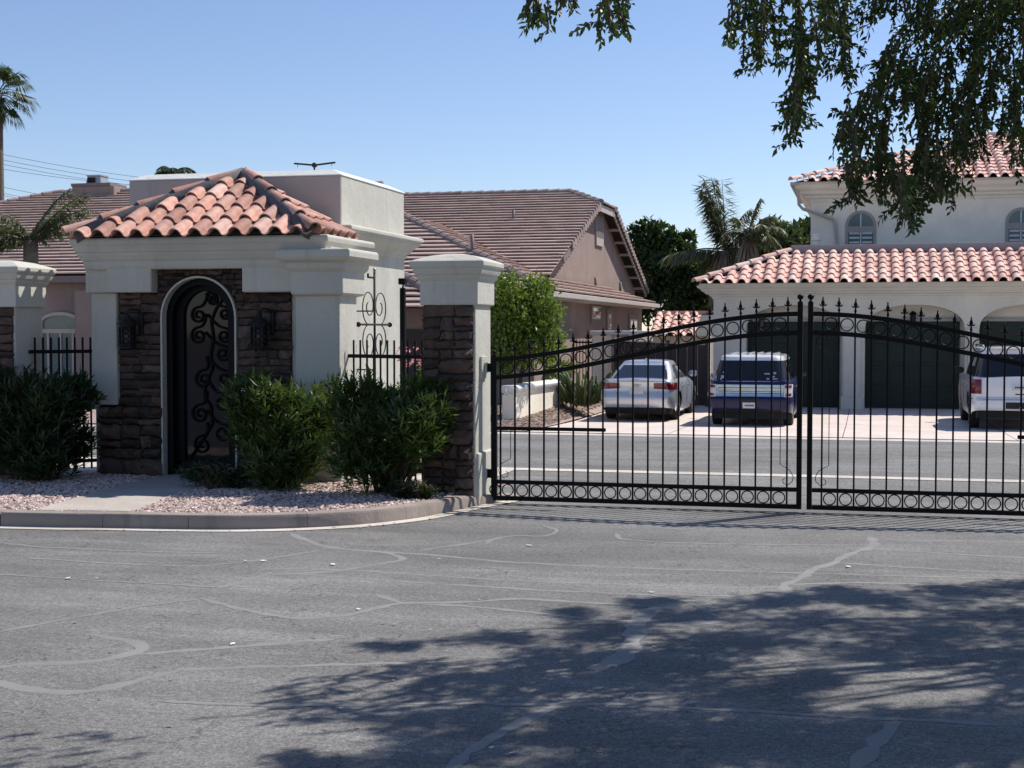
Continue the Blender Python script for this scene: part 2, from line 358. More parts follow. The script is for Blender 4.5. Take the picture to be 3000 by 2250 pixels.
# kerb: swept profile along the curve, cut at its joints
kp = [(-22,11.6),(-14,12.25),(-8.51,12.68),(-7.44,12.82),(-6.06,13.04),(-5.15,13.52),(-4.66,14.13),(-4.43,14.75),(-4.28,15.35),(-4.12,15.85),(-3.95,16.3)]
def smooth(pts, n=8):
    out = []; P = [Vector((x, y, 0)) for x, y in pts]; P = [P[0]*2 - P[1]] + P + [P[-1]*2 - P[-2]]
    for i in range(1, len(P) - 2):
        for k in range(n):
            t = k / n; a, b, c, d = P[i-1:i+3]
            out.append(.5*((2*b) + (c-a)*t + (2*a-5*b+4*c-d)*t*t + (3*b-a-3*c+d)*t**3))
    out.append(P[-2]); return out
KC = smooth(kp)
def offs(path, d):
    out = []
    for i, p in enumerate(path):
        t = (path[min(i+1, len(path)-1)] - path[max(i-1, 0)]); t.normalize(); out.append(p + Vector((-t.y, t.x, 0)) * d)
    return out
KI = offs(KC, .16)
kerb = structure(put('kerb', None))
cuts = [0, 10, 16, 24, 29, 37, 48, 60, len(KC) - 1]
def kerbring(i, e=0):
    p, q = KC[i], KI[i]; n = (q - p).normalized()
    hi = .15 if i < 60 else lerp(.15, .05, (i - 60) / (len(KC) - 61))
    g = p - n * .0
    return [(g.x, g.y, -.05), (g.x + n.x*.012, g.y + n.y*.012, hi - .03), (g.x + n.x*.03, g.y + n.y*.03, hi - .006), (g.x + n.x*.05, g.y + n.y*.05, hi), (q.x, q.y, hi + .003), (q.x, q.y, -.05)]
for a, b in zip(cuts, cuts[1:]):
    rg = [kerbring(i) for i in range(a, b + 1)]
    if b < len(KC) - 1:  # a narrow open joint between pours
        rg[-1] = [tuple(lerp(u, v, .965 if (b - a) > 3 else .94) for u, v in zip(p, q)) for p, q in zip(kerbring(b-1), kerbring(b))]
    MB().rings(rg).build('kerb_segment', M['kerb'], kerb, sharp=35)
KO = offs(KC, -.15)
structure(MB().rings([[(p.x, p.y, .006), (q.x, q.y, .010)] for p, q in zip(KO, KC)], cap=False, ringclosed=False).build('gutter_pan', M['gutterpan'], fix=False))
# planting island behind the kerb with gravel, and the concrete walk to the door
poly = [(p.x, p.y) for p in KI] + [(-4.6, 16.9), (-22, 16.9)]
structure(MB().add([(x, y, .135) for x, y in poly], [tuple(range(len(poly)))]).build('gravel_island', M['gravelbed'], fix=False))
WALK = [(-8.25,12.87),(-7.25,13.02),(-7.5,14.6),(-7.62,16.7),(-8.62,16.7),(-8.55,14.9)]
structure(MB().extr(WALK, 'Z', .10, .158).build('walkway', M['concrete'], bevel=.01))
def inpoly(x, y, P):
    c = False; n = len(P)
    for i in range(n):
        x1, y1 = P[i]; x2, y2 = P[i-1]
        if (y1 > y) != (y2 > y) and x < (x2-x1)*(y-y1)/(y2-y1) + x1: c = not c
    return c
def pebbles(name, test, box, n, s0, s1, zf, mat, flat=.7):
    mb = MB(); k = 0
    while k < n:
        x, y = ru(box[0], box[1]), ru(box[2], box[3]); k += 1
        if not test(x, y): continue
        s = ru(s0, s1); z = zf(x, y); a = ru(0, 6.28); ca, sa = math.cos(a), math.sin(a); vs = []
        for dx, dy, dz in ((1,0,0),(.1,.8,.1),(-1,.1,0),(0,-.85,0),(.2,.1,.75),(-.1,0,-.6),(-.5,.5,.45),(.55,-.5,.4)):
            dx *= s*ru(.75,1.2); dy *= s*ru(.6,1.1); dz *= s*flat*ru(.7,1.2); vs.append((x+dx*ca-dy*sa, y+dx*sa+dy*ca, z+dz))
        mb.add(vs, [(0,1,4),(1,6,4),(6,2,4),(2,3,4),(3,7,4),(7,0,4),(1,2,6),(3,0,7)])
    o = mb.build(name, mat, fix=False, kind='stuff'); return o
isl = [(p.x, p.y) for p in KI] + [(-4.45, 16.4), (-22, 16.4)]
o = pebbles('gravel', lambda x, y: inpoly(x, y, isl) and not inpoly(x, y, WALK), (-11.5, -4.1, 12.4, 16.35), 26000, .011, .036, lambda x, y: .142 + ru(0, .012), M['pebble'])
o['label'] = 'pinkish gravel covering the island behind the kerb'; o['category'] = 'gravel'
o = pebbles('bark_mulch', lambda x, y: x < -7.0 + (y - 29) * -.02, (-10.5, -6.95, 29.0, 40), 6000, .03, .08, lambda x, y: zg(y) + interp([(28.9,.03),(30.5,.05),(32.5,.12),(36,.27)], y) * min(1, max(.1, (-6.95 - x) / .75)) + .02, M['mulch'], .4)
o['label'] = 'brown bark and rubble bed beyond the street beside the driveway'; o['category'] = 'mulch'

# ------------------------------------------------------------------ shared pieces: tiles, stones, scrolls
def stile_mesh(name, w, rb, L, mat, th=.016):
    pr = []
    for k in range(9):
        a = math.pi - math.pi * k / 8; pr.append((-w/2 + rb + rb*math.cos(a), rb*1.0*math.sin(a)))
    wp = w - 2*rb
    for k in range(1, 5):
        t = k / 4; pr.append((-w/2 + 2*rb + wp*t, -.018*math.sin(math.pi*t) + .012*t))
    mb = MB(); rings = []
    for y, dz, sc in ((0, .040, 1.0), (L, .004, .93)):
        out = [(x*sc, y, z*sc + dz) for x, z in pr]
        cen = -w/2 + rb; inn = []
        for x, z in pr:
            if z > .02:
                d = math.hypot(x - cen, z); k = (d - th) / d; inn.append(((cen + (x-cen)*k)*sc, y, z*k*sc + dz))
            else: inn.append((x*sc, y, (z - th)*sc + dz))
        rings.append(out + inn[::-1])
    mb.rings(rings)
    return mb.mesh(name, mat, sharp=40)
def cap_mesh(name, r, L, mat, th=.016, n=9, flat=1.0):
    mb = MB(); rings = []
    for y, dz, sc in ((0, .022, 1.0), (L, .0, .84)):
        o = [(r*sc*math.cos(math.pi*k/(n-1)), y, r*sc*flat*math.sin(math.pi*k/(n-1)) + dz) for k in range(n)]
        i = [((r*sc-th)*math.cos(math.pi*k/(n-1)), y, (r*sc-th)*flat*math.sin(math.pi*k/(n-1)) + dz) for k in range(n)]
        rings.append(o + i[::-1])
    mb.rings(rings); return mb.mesh(name, mat, sharp=40)
def angcap_mesh(name, w, h, L, mat):
    mb = MB(); rings = []
    for y, dz in ((0, .035), (L, 0)):
        rings.append([(-w*1.1,y,dz-.10),(-w*.96,y,dz+.02),(-w*.35,y,h+dz),(w*.35,y,h+dz),(w*.96,y,dz+.02),(w*1.1,y,dz-.10)])
    return mb.rings(rings).mesh(name, mat)
def slope_tiles(parent, me, O, U, V, nu, w, expo, L, vmax, umin=0.0, stuffmat=None, limit=None, jit=.006):
    O, U, V = Vector(O), Vector(U).normalized(), Vector(V).normalized(); N = U.cross(V); n = 0
    for j in range(nu):
        u = umin + (j + .5) * w; vm = vmax(u)
        i = 0
        while i * expo < vm - .10:
            v0 = i * expo; l = min(1.0, (vm - v0) / L)
            Mx = frame(O + U*(u + ru(-jit, jit)) + V*(v0 + ru(-jit, jit)) + N*ru(0, .006), U, V, N) @ Matrix.Rotation(ru(-.012, .012), 4, 'Z') @ Matrix.Diagonal((1, l, 1, 1))
            put('roof_tile', me, parent, Mx); i += 1; n += 1
    return n
def hip_caps(parent, me, a, b, step, name='hip_tile', lift=.05):
    a, b = Vector(a), Vector(b); d = (b - a); n = max(1, int(d.length / step)); d.normalize()
    x = d.cross(UPZ).normalized(); z = x.cross(d)
    for i in range(n):
        p = a + d * (i * (b - a).length / n) + z * (lift + ru(-.006, .006))
        put(name, me, parent, frame(p, x, d, z) @ Matrix.Rotation(ru(-.02, .02), 4, 'Y'))
STONES = []
for k in range(10):
    mb = MB(); n = 5; m = 3
    def jt(a): return ru(-a, a)
    # front face grid with an uneven dome and ragged outline, sides going back
    gx = [-.5, -.3, 0, .3, .5]; gz = [-.5, 0, .5]; fr = []
    ex = [(jt(.07), jt(.1)) for _ in range(40)]; q = 0
    for zi, z in enumerate(gz):
        for xi, x in enumerate(gx):
            edge = xi in (0, 4) or zi in (0, 2); q += 1
            fr.append((x*(1 if not edge else .96) + ex[q][0]*1.1, (-.25 if edge else -1.0) + jt(.38), z*(1 if not edge else .90) + ex[q][1]*1.25))
    bk = [(x*1.0, 1, z) for z in gz for x in gx]
    fs = []
    for zi in range(2):
        for xi in range(4): a_ = zi*5 + xi; fs.append((a_, a_+1, a_+6, a_+5))
    loop = [0,1,2,3,4,9,14,13,12,11,10,5]
    for i in range(12): a_, b_ = loop[i], loop[(i+1) % 12]; fs.append((b_, a_, a_+15, b_+15))
    mb.add(fr + bk, fs); me = mb.mesh('stone', M['stone']); STONES.append(me)
def stone_panel(parent, x0, x1, z0, z1, y, test=None, dep=.045, hmin=.07, hmax=.17, wmax=1.0):
    def lay(a, b, c, d):
        cx, cz, wd, h = (a+b)/2, (c+d)/2, b-a, d-c
        if test is None or test(cx, cz, wd, h):
            put('stone', random.choice(STONES), parent, Matrix.Translation((cx, y + ru(-.006,.004), cz)) @ Matrix.Rotation(ru(-.06,.06), 4, 'Y') @ Matrix.Diagonal((random.choice((-1,1))*(wd - .002), dep*ru(.55,1.6), random.choice((-1,1))*(h - .010), 1)))
    def cut(a, b, c, d):
        wd, h = b-a, d-c
        if h > hmax*ru(.85,1.5) and (h > wd*.55 or wd < .34):
            m = lerp(c, d, ru(.32,.68)); cut(a, b, c, m); cut(a, b, m, d)
        elif wd > ru(.24,.52)*wmax and wd > .2*wmax:
            m = lerp(a, b, ru(.33,.67)); cut(a, m, c, d); cut(m, b, c, d)
        elif h > hmax*1.1:
            m = lerp(c, d, ru(.35,.65)); cut(a, b, c, m); cut(a, b, m, d)
        else: lay(a, b, c, d)
    z = z0
    while z < z1 - .02:   # courses of varying height, each broken up irregularly
        h = ru(.09, .34)*wmax
        if z + h > z1 - .09: h = z1 - z
        cut(x0, x1, z, z + h); z += h
def spiral(c, r0, r1, a0, turns, n=26):
    return [(c[0] + lerp(r1, r0, t)*math.cos(a0 + turns*2*math.pi*t), c[1], c[2] + lerp(r1, r0, t)*math.sin(a0 + turns*2*math.pi*t)) for t in [i/n for i in range(n+1)]]
ring_cache = {}
def ring_mesh(r, t):
    k = (r, t)
    if k not in ring_cache: ring_cache[k] = MB().tube([(r*math.cos(2*math.pi*i/24), 0, r*math.sin(2*math.pi*i/24)) for i in range(24)], t, 6, True).mesh('ring', M['iron'], smooth=True)
    return ring_cache[k]

# ------------------------------------------------------------------ gatehouse
gh = thing('gatehouse', 'white stucco entry gatehouse with terracotta hip roof, stone-framed arched door and square parapet tower', 'gatehouse', (-8.1, 16.3, .15))
DX, DR, SPR = -8.10, .51, 2.15   # door centre, opening radius, spring height
def archpoly(cx, r, z0, zs, n=20, squash=1.0):
    return [(cx - r, z0)] + [(cx - r*math.cos(math.pi*k/n), zs + squash*r*math.sin(math.pi*k/n)) for k in range(n + 1)] + [(cx + r, z0)]
# front wall with the arched opening
ap = archpoly(DX, DR, .15, SPR)
wall = [(-9.57, .15)] + ap + [(-6.75, .15), (-6.75, 3.1), (-9.57, 3.1)]
MB().extr(wall, 'Y', 16.36, 16.62).build('front_wall', M['stucco'], gh)
MB().box(-9.57, -9.3, 16.63, 17.58, .15, 3.1).build('side_wall', M['stucco'], gh)
MB().box(-7.0, -6.75, 16.63, 17.58, .15, 3.1).build('side_wall', M['stucco'], gh)
# stucco pilaster on the left corner, frieze blocks either side of the arch, and cornice
MB().box(-9.57, -9.215, 16.27, 16.36, 1.04, 2.46).build('pilaster', M['stucco'], gh, bevel=.015)
MB().box(-9.62, -9.30, 16.215, 16.36, 2.462, 2.78).build('frieze_block', M['stucco'], gh, bevel=.02)
MB().box(-9.298, -8.67, 16.16, 16.36, 2.462, 2.78).build('frieze_block', M['stucco'], gh, bevel=.02)
MB().box(-7.45, -6.70, 16.16, 16.36, 2.455, 2.78).build('frieze_block', M['stucco'], gh, bevel=.025)
MB().mould(-9.57, -6.42, 16.17, 17.55, [(0,2.75),(.015,2.76),(.03,2.80),(.03,2.85),(.05,2.865),(.06,2.88),(.085,2.93),(.085,2.955),(.105,2.97),(.115,3.0),(.135,3.045),(.15,3.06),(.16,3.11),(.14,3.14)]).build('cornice', M['stucco'], gh, bevel=.012)
# reveal lining of the opening
lin = []
for (u, v), (u2, v2) in zip(archpoly(DX, DR + .005, .15, SPR), archpoly(DX, DR - .018, .15, SPR)): lin.append([(u,16.285,v),(u,16.66,v),(u2,16.66,v2),(u2,16.285,v2)])
MB().rings(lin).build('arch_reveal', M['stucco'], gh, sharp=40)
# stone backing and stones
def clear_arch(cx, cz, w_, h_):
    dx, dz = max(0, abs(cx - DX) - w_*.46), max(0, cz - h_*.46 - SPR)
    return math.hypot(dx, dz) > DR - .02
MB().extr([(-9.5, .15)] + archpoly(DX, DR + .002, .15, SPR) + [(-6.87, .15), (-6.87, 2.76), (-9.5, 2.76)], 'Y', 16.345, 16.358).build('stone_backing', M['mortar'], gh)
stone_panel(gh, -9.21, -8.605, 1.02, 2.46, 16.335, clear_arch, hmax=.15)
stone_panel(gh, -9.50, -8.605, .15, 1.02, 16.30, clear_arch, dep=.06, hmin=.09, hmax=.2)
stone_panel(gh, -7.60, -6.87, .15, 2.455, 16.335, clear_arch, hmax=.16)
stone_panel(gh, -8.66, -7.46, 2.25, 2.76, 16.335, clear_arch, hmax=.10, wmax=.55)
# door: frame, leaf, glass and scrollwork
door = MB()
of = archpoly(DX, DR - .019, .15, SPR); inn = archpoly(DX, DR - .10, .22, SPR)
dr = MB().rings([[(u,16.40,v),(u,16.6,v),(u2,16.6,v2),(u2,16.40,v2)] for (u, v), (u2, v2) in zip(of, inn)]).build('door', M['iron'], gh, sharp=40)
lo = archpoly(DX, DR - .10, .2, SPR); li = archpoly(DX + .0, .305, .34, SPR + .02, squash=1.05)
MB().rings([[(u,16.50,v),(u,16.56,v),(u2,16.56,v2),(u2,16.50,v2)] for (u, v), (u2, v2) in zip(lo, li)]).build('door_frame', M['iron'], dr, sharp=40)
MB().box(DX - .41, DX + .41, 16.50, 16.56, .17, .335).build('kick_rail', M['iron'], dr, bevel=.006)
MB().extr(archpoly(DX, .31, .33, SPR + .02, squash=1.05), 'Y', 16.545, 16.553).build('glass_pane', M['doorglass'], dr)
gy = 16.53
def gp(px, py): q = PY(px, py, gy); return q.x, q.z
scrolls = [(581,924,1,.105), (658,919,-1,.085), (581,984,1,.11), (656,984,-1,.10), (652,1037,-1,.105), (596,1112,1,.12), (658,1110,-1,.105), (586,1213,1,.12), (651,1269,-1,.12), (593,1304,1,.12), (622,878,-1,.075), (650,1180,-1,.11)]
for px, py, sgn, r in scrolls:
    x, z = gp(px, py)
    pts = spiral((x, gy, z), .020, r, math.pi/2, 1.6*sgn, 34)
    P0, P1, P2 = Vector((x, gy, z + r)), Vector((x + sgn*.10, gy, z + r + .01)), Vector((DX + ru(-.02,.02), gy, z + r + .17))
    tail = [P0*(1-t)**2 + P1*2*t*(1-t) + P2*t*t for t in (1, .8, .6, .4, .2)]
    MB().tube([tuple(p) for p in tail] + pts, .016, 5).build('scroll', M['iron'], dr, smooth=True)
stem = [gp(px, py) for px, py in ((560,1340),(600,1280),(622,1240),(618,1190),(600,1165),(600,1130),(622,1080),(617,1040),(625,990),(618,940),(632,905),(650,880),(645,862),(615,852))]
MB().tube([(x, gy, z) for x, z in stem], .017, 6).build('scroll_stem', M['iron'], dr, smooth=True)
x, z = gp(690, 1060); MB().box(DX + .345, DX + .385, 16.46, 16.50, 1.05, 1.32).build('door_handle', M['iron_dull'], dr, bevel=.006)
# right corner pier with stepped capital
MB().box(-6.74, -6.17, 16.15, 16.76, .15, 2.42).build('corner_pier', M['stucco'], gh, bevel=.02)
MB().mould(-6.72, -6.15, 16.13, 16.80, [(-.02,2.40),(.04,2.42),(.05,2.44),(.05,2.70),(.07,2.71),(.09,2.74),(.10,2.80),(.14,2.82),(.17,2.84),(.19,2.87),(.19,2.94),(.17,2.965),(.02,2.975)]).build('pier_capital', M['stucco'], gh, bevel=.012)
MB().box(-6.62, -6.30, 16.2, 16.7, 2.97, 3.06).build('pier_block', M['stucco'], gh, bevel=.01)
# tower with parapet
TX0, TX1, TY0, TY1 = -9.76, -6.70, 17.62, 20.24
MB().box(TX0, TX1, TY0, TY1, .05, 3.05).build('tower_wall', M['stucco'], gh)
MB().box(TX0, TX1, TY0, TY1, 3.36, 4.02).build('parapet_wall', M['stucco'], gh, bevel=.02)
MB().mould(TX0, TX1, TY0, TY1, [(0,3.04),(.02,3.05),(.03,3.10),(.07,3.12),(.08,3.15),(.15,3.22),(.19,3.24),(.20,3.29),(.23,3.30),(.23,3.345),(.20,3.36)]).build('tower_cornice', M['stucco'], gh, bevel=.008)
MB().mould(TX0, TX1, TY0, TY1, [(.012,4.015),(.012,4.03),(-.16,4.115),(-.30,4.12)]).build('parapet_cap', M['stucco_cap'], gh, bevel=.012)
# the front of the parapet carries a thin plate in duller taupe
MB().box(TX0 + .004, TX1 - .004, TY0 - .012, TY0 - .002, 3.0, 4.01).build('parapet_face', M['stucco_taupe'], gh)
# hip roof
EX0, EX1, EY, EZ = -9.63, -6.47, 15.99, 3.155
AP = Vector(((EX0 + EX1)/2, TY0 - .03, 4.03))
run, rise = AP.y - EY, AP.z - EZ
el, er, bl, br = Vector((EX0, EY, EZ)), Vector((EX1, EY, EZ)), Vector((EX0, TY0 - .03, EZ)), Vector((EX1, TY0 - .03, EZ))
MB().add([el, er, AP, bl, br], [(0,1,2),(3,0,2),(1,4,2),(0,3,4,1)]).build('roof_bed', M['roofmortar'], gh)
TILE = stile_mesh('roof_tile', .262, .088, .46, M['terracotta'])
HIPT = cap_mesh('hip_tile', .088, .46, M['terracotta'])
Lf = math.hypot(run, rise); Wd = EX1 - EX0
Vf = Vector((0, run, rise)).normalized()
slope_tiles(gh, TILE, el - Vf*.10 + Vector((0,0,.012)), (1,0,0), Vf, 12, .262, .37, .46, lambda u: .02 + Lf * min(1, min(u, Wd - u) / (Wd/2) ), umin=.04)
Lr = math.hypot(Wd/2, rise); Vr = Vector((-Wd/2, 0, rise)).normalized()
slope_tiles(gh, TILE, er - Vr*.10 + Vector((0,0,.012)), (0,1,0), Vr, 5, .262, .37, .46, lambda u: .02 + Lr * min(1, u / run), umin=.02)
Vl = Vector((Wd/2, 0, rise)).normalized()
slope_tiles(gh, TILE, bl - Vl*.10 + Vector((0,0,.012)), (0,-1,0), Vl, 6, .262, .37, .46, lambda u: .02 + Lr * min(1, (run - u) / run), umin=.02)
for p in (el, er):
    d = (AP - p).normalized(); hip_caps(gh, HIPT, p - d*.10, AP, .42, lift=.055)
# mortar bedding along the hips
for p in (el, er):
    d = (AP - p).normalized(); MB().tube([p + d*t + Vector((0,0,.02)) for t in (0, .6, 1.2, 1.8, (AP-p).length)], [.11,.12,.12,.12,.11], 8).build('hip_mortar', M['roofmortar'], gh, smooth=True)
# antenna on the tower roof
an = thing('roof_antenna', 'thin black bent-bar antenna with a knob standing on the tower parapet', 'antenna', (-7.9, 18.6, 4.1))
b0 = PY(921, 484, 18.6); l0 = PY(862, 479, 18.6); r0 = PY(982, 476, 18.6)
MB().tube([(b0.x, 18.6, 4.0), (b0.x, 18.6, b0.z)], .012).build('mast', M['iron_dull'], an)
MB().tube([l0, b0, r0], .014).build('arm', M['iron_dull'], an); 
MB().lathe([(.005,-.04),(.035,-.02),(.042,0),(.03,.025),(.005,.04)], 10, b0).build('knob', M['iron_dull'], an, smooth=True)
for q in (l0, r0): MB().tube([q + Vector((.05 if q == l0 else -.05,0,0)), q + Vector((.05 if q == l0 else -.05,0,-.05))], .004, 4).build('drop_rod', M['iron_dull'], an)

# wall lanterns
def lantern(x, z, y, label):
    L = thing('wall_lantern', label, 'lantern', (x, y, z), 'lanterns beside the arched door')
    yc = y - .17
    MB().box(x + .07, x + .13, y - .02, y + .06, z + .02, z + .30).build('back_plate', M['iron_dull'], L, bevel=.01)
    MB().tube([(x+.10,y,z+.27),(x+.09,y-.06,z+.33),(x+.04,y-.14,z+.34),(x,yc,z+.31),(x,yc,z+.24)], .012, 6).build('bracket', M['iron_dull'], L, smooth=True)
    MB().tube([(x+.10,y,z+.10),(x+.08,y-.08,z+.16),(x+.05,y-.12,z+.24)], .008, 5).build('brace', M['iron_dull'], L, smooth=True)
    MB().lathe([(.012,.275),(.03,.262),(.035,.245),(.055,.22),(.10,.175),(.135,.155),(.138,.145),(.10,.142)], 10, (x, yc, z)).build('roof_cap', M['iron_dull'], L, sharp=30)
    MB().lathe([(.105,.142),(.105,.12),(.098,.115)], 12, (x, yc, z)).build('top_band', M['iron_dull'], L)
    MB().lathe([(.09,-.16),(.11,-.15),(.112,-.135),(.098,-.125)], 12, (x, yc, z)).build('base_band', M['iron_dull'], L)
    MB().lathe([(.085,-.13),(.085,.12)], 12, (x, yc, z)).build('glass', plain('amber_glass', (.05,.04,.035), .3), L, smooth=True)
    for k in range(6):
        a = k*math.pi/3 + .3; p = (x + .095*math.cos(a), yc + .095*math.sin(a))
        MB().box(p[0]-.008, p[0]+.008, p[1]-.008, p[1]+.008, z-.14, z+.13).build('cage_bar', M['iron_dull'], L)
    for k in range(6):
        a = k*math.pi/3 + .82; c = (x + .092*math.cos(a), yc + .092*math.sin(a))
        for zz in (-.07, .0, .07):
            put('cage_ring', ring_mesh(.03, .005), L, Matrix.Translation((c[0], c[1], z + zz)) @ Matrix.Rotation(a + math.pi/2, 4, 'Z'))
q = PY(372, 985, 16.1); lantern(q.x, q.z, 16.28, 'dark iron wall lantern on the stone left of the arched door')
q = PY(758, 985, 16.1); lantern(q.x, q.z, 16.28, 'dark iron wall lantern on the stone right of the arched door')

# ------------------------------------------------------------------ stone-faced pillars
def pillar(X0, X1, Y0, Y1, label, seed):
    random.seed(seed)
    P = thing('gate_pillar', label, 'pillar', ((X0+X1)/2, (Y0+Y1)/2, .0), 'stone-faced pillars of the entry')
    MB().box(X0, X1, Y0, Y1, 0, 2.28).build('shaft', M['stucco'], P, bevel=.02)
    MB().box(X0 - .025, X1 + .03, Y0 + .03, Y1 + .03, 0, .60).build('plinth', M['stucco'], P, bevel=.02)
    MB().box(X0, X1, Y0, Y1, 2.265, 2.29).build('neck', M['stucco'], P)
    MB().mould(X0, X1, Y0, Y1, [(-.01,2.27),(.03,2.275),(.035,2.29),(.035,2.55),(.05,2.56),(.065,2.585),(.065,2.61),(.085,2.62),(.10,2.66),(.10,2.685),(.12,2.70),(.13,2.72),(.13,2.765),(.10,2.78),(-.06,2.835),(-.2,2.86),(-.28,2.865)]).build('cap', M['stucco'], P, bevel=.008)
    MB().box(X0 + .01, X1 - .03, Y0 - .02, Y0 + .01, .1, 2.27).build('stone_backing', M['mortar'], P)
    stone_panel(P, X0 - .01, X1 - .02, .08, 2.27, Y0 - .02, hmin=.08, hmax=.17, dep=.05)
    return P
pillar(-4.88, -4.27, 15.43, 16.10, 'stone-faced white pillar carrying the left leaf of the driveway gate', 5)
xl = PY(45, 1000, 15.52).x
pillar(xl - .62, xl, 15.52, 16.12, 'stone-faced white pillar cut by the left edge, beside the oleander bush', 6)

# ------------------------------------------------------------------ low iron fences with pickets
def fence(a, b, label, zt, zr, n, grp):
    a, b = Vector(a), Vector(b); F = thing('iron_fence', label, 'fence', (a.x, a.y, .15), grp)
    MB().bar(a + UPZ*zr, b + UPZ*zr, .03, .045).build('rail', M['iron'], F)
    MB().bar(a + UPZ*.32, b + UPZ*.32, .03, .045).build('rail', M['iron'], F)
    me = MB().box(-.0095, .0095, -.0095, .0095, .22, zt).mesh('picket', M['iron'])
    for i in range(n):
        put('picket', me, F, Matrix.Translation(a.lerp(b, (i + .8) / n)))
    return F
fence((-6.17, 16.45, 0), (-4.86, 15.92, 0), 'short black picket fence between the gatehouse and the gate pillar', 1.87, 1.675, 13, 'short iron fences beside the gatehouse')
fence((xl, 15.8, 0), (-9.56, 16.45, 0), 'short black picket fence between the left pillar and the gatehouse', 1.90, 1.72, 9, 'short iron fences beside the gatehouse')
# tall post with a box on top, behind the right-hand fence
q = PY(1180, 845, 17.3); pz = PY(1180, 843, 17.3).z
po = thing('fence_post', 'tall thick black post with a small box on top behind the short right-hand fence', 'post', (q.x, 17.3, .05))
MB().tube([(q.x,17.3,.02),(q.x,17.3,pz-.02),(q.x,17.3,pz)], [.04,.04,.032], 12).build('pole', M['iron'], po, sharp=40)
MB().tube([(q.x,17.3,pz),(q.x+.01,17.3,pz+.05)], .012).build('stem', M['iron'], po)
MB().box(q.x-.045, q.x+.045, 17.25, 17.36, pz+.04, pz+.12).build('box', M['iron'], po, bevel=.008)
# wrought iron wall trellis standing off the tower's sunny wall
tx = -6.35
def tp(px, py): q = PX(px, py, tx); return q
top, bot = tp(1097, 795), tp(1097, 1150)
tr = thing('wall_trellis', 'wrought iron scroll trellis standing against the sunny tower wall', 'trellis', (tx, top.y, .05))
MB().tube([(tx, top.y, .05), (tx, top.y, top.z)], .017, 8).build('pole', M['iron_dull'], tr, smooth=True)
MB().lathe([(.004,.05),(.02,.035),(.024,.015),(.012,-.005),(.02,-.02)], 10, (tx, top.y, top.z)).build('finial', M['steel'], tr, smooth=True)
h0 = tp(1078, 812); MB().tube([(tx, top.y, h0.z), (tx, h0.y, h0.z), (tx, h0.y, h0.z + .05)], .014, 6).build('hook', M['iron'], tr)
cz = tp(1097, 951).z; ya, yb = tp(1050, 951).y, tp(1142, 951).y
MB().tube([(tx, ya, cz), (tx, yb, cz)], .014, 8).build('crossbar', M['iron_dull'], tr)
for yy in (ya, yb): MB().lathe([(.012,-.01),(.03,-.02),(.036,0),(.03,.02),(.012,.01)], 8, (tx, yy, cz), 'Y').build('rosette', M['iron_dull'], tr, smooth=True)
def oval(yc, zc, ry, rz, a0, sw, n=24): return [(tx, yc + ry*math.cos(a0 + sw*t)*(1), zc + rz*math.sin(a0 + sw*t)) for t in [i/n for i in range(n+1)]]
hh = (top.z - cz)
for sg in (-1, 1):
    for up in (1, -1):
        pts = []; hw_ = abs(yb - ya) * .36; Hh = .42
        for i in range(40):
            t = i / 39; a_ = -math.pi/2 + t * math.pi * 2 * 1.42
            k = lerp(1, .20, max(0, (t - .3) / .7))
            zc = lerp(Hh*.5, Hh*.60, t); pts.append((tx - .002, top.y + sg*(hw_*.5 + hw_*.52*k*math.cos(a_)) if t > .02 else top.y, cz + up*(zc + Hh*.5*k*math.sin(a_))))
        MB().tube(pts, .008, 5).build('scroll', M['iron_dull'], tr, smooth=True)
for zz in (cz + .18, cz - .6): MB().tube([(tx, top.y, zz), (TX1, top.y, zz)], .01, 5).build('standoff', M['iron_dull'], tr)

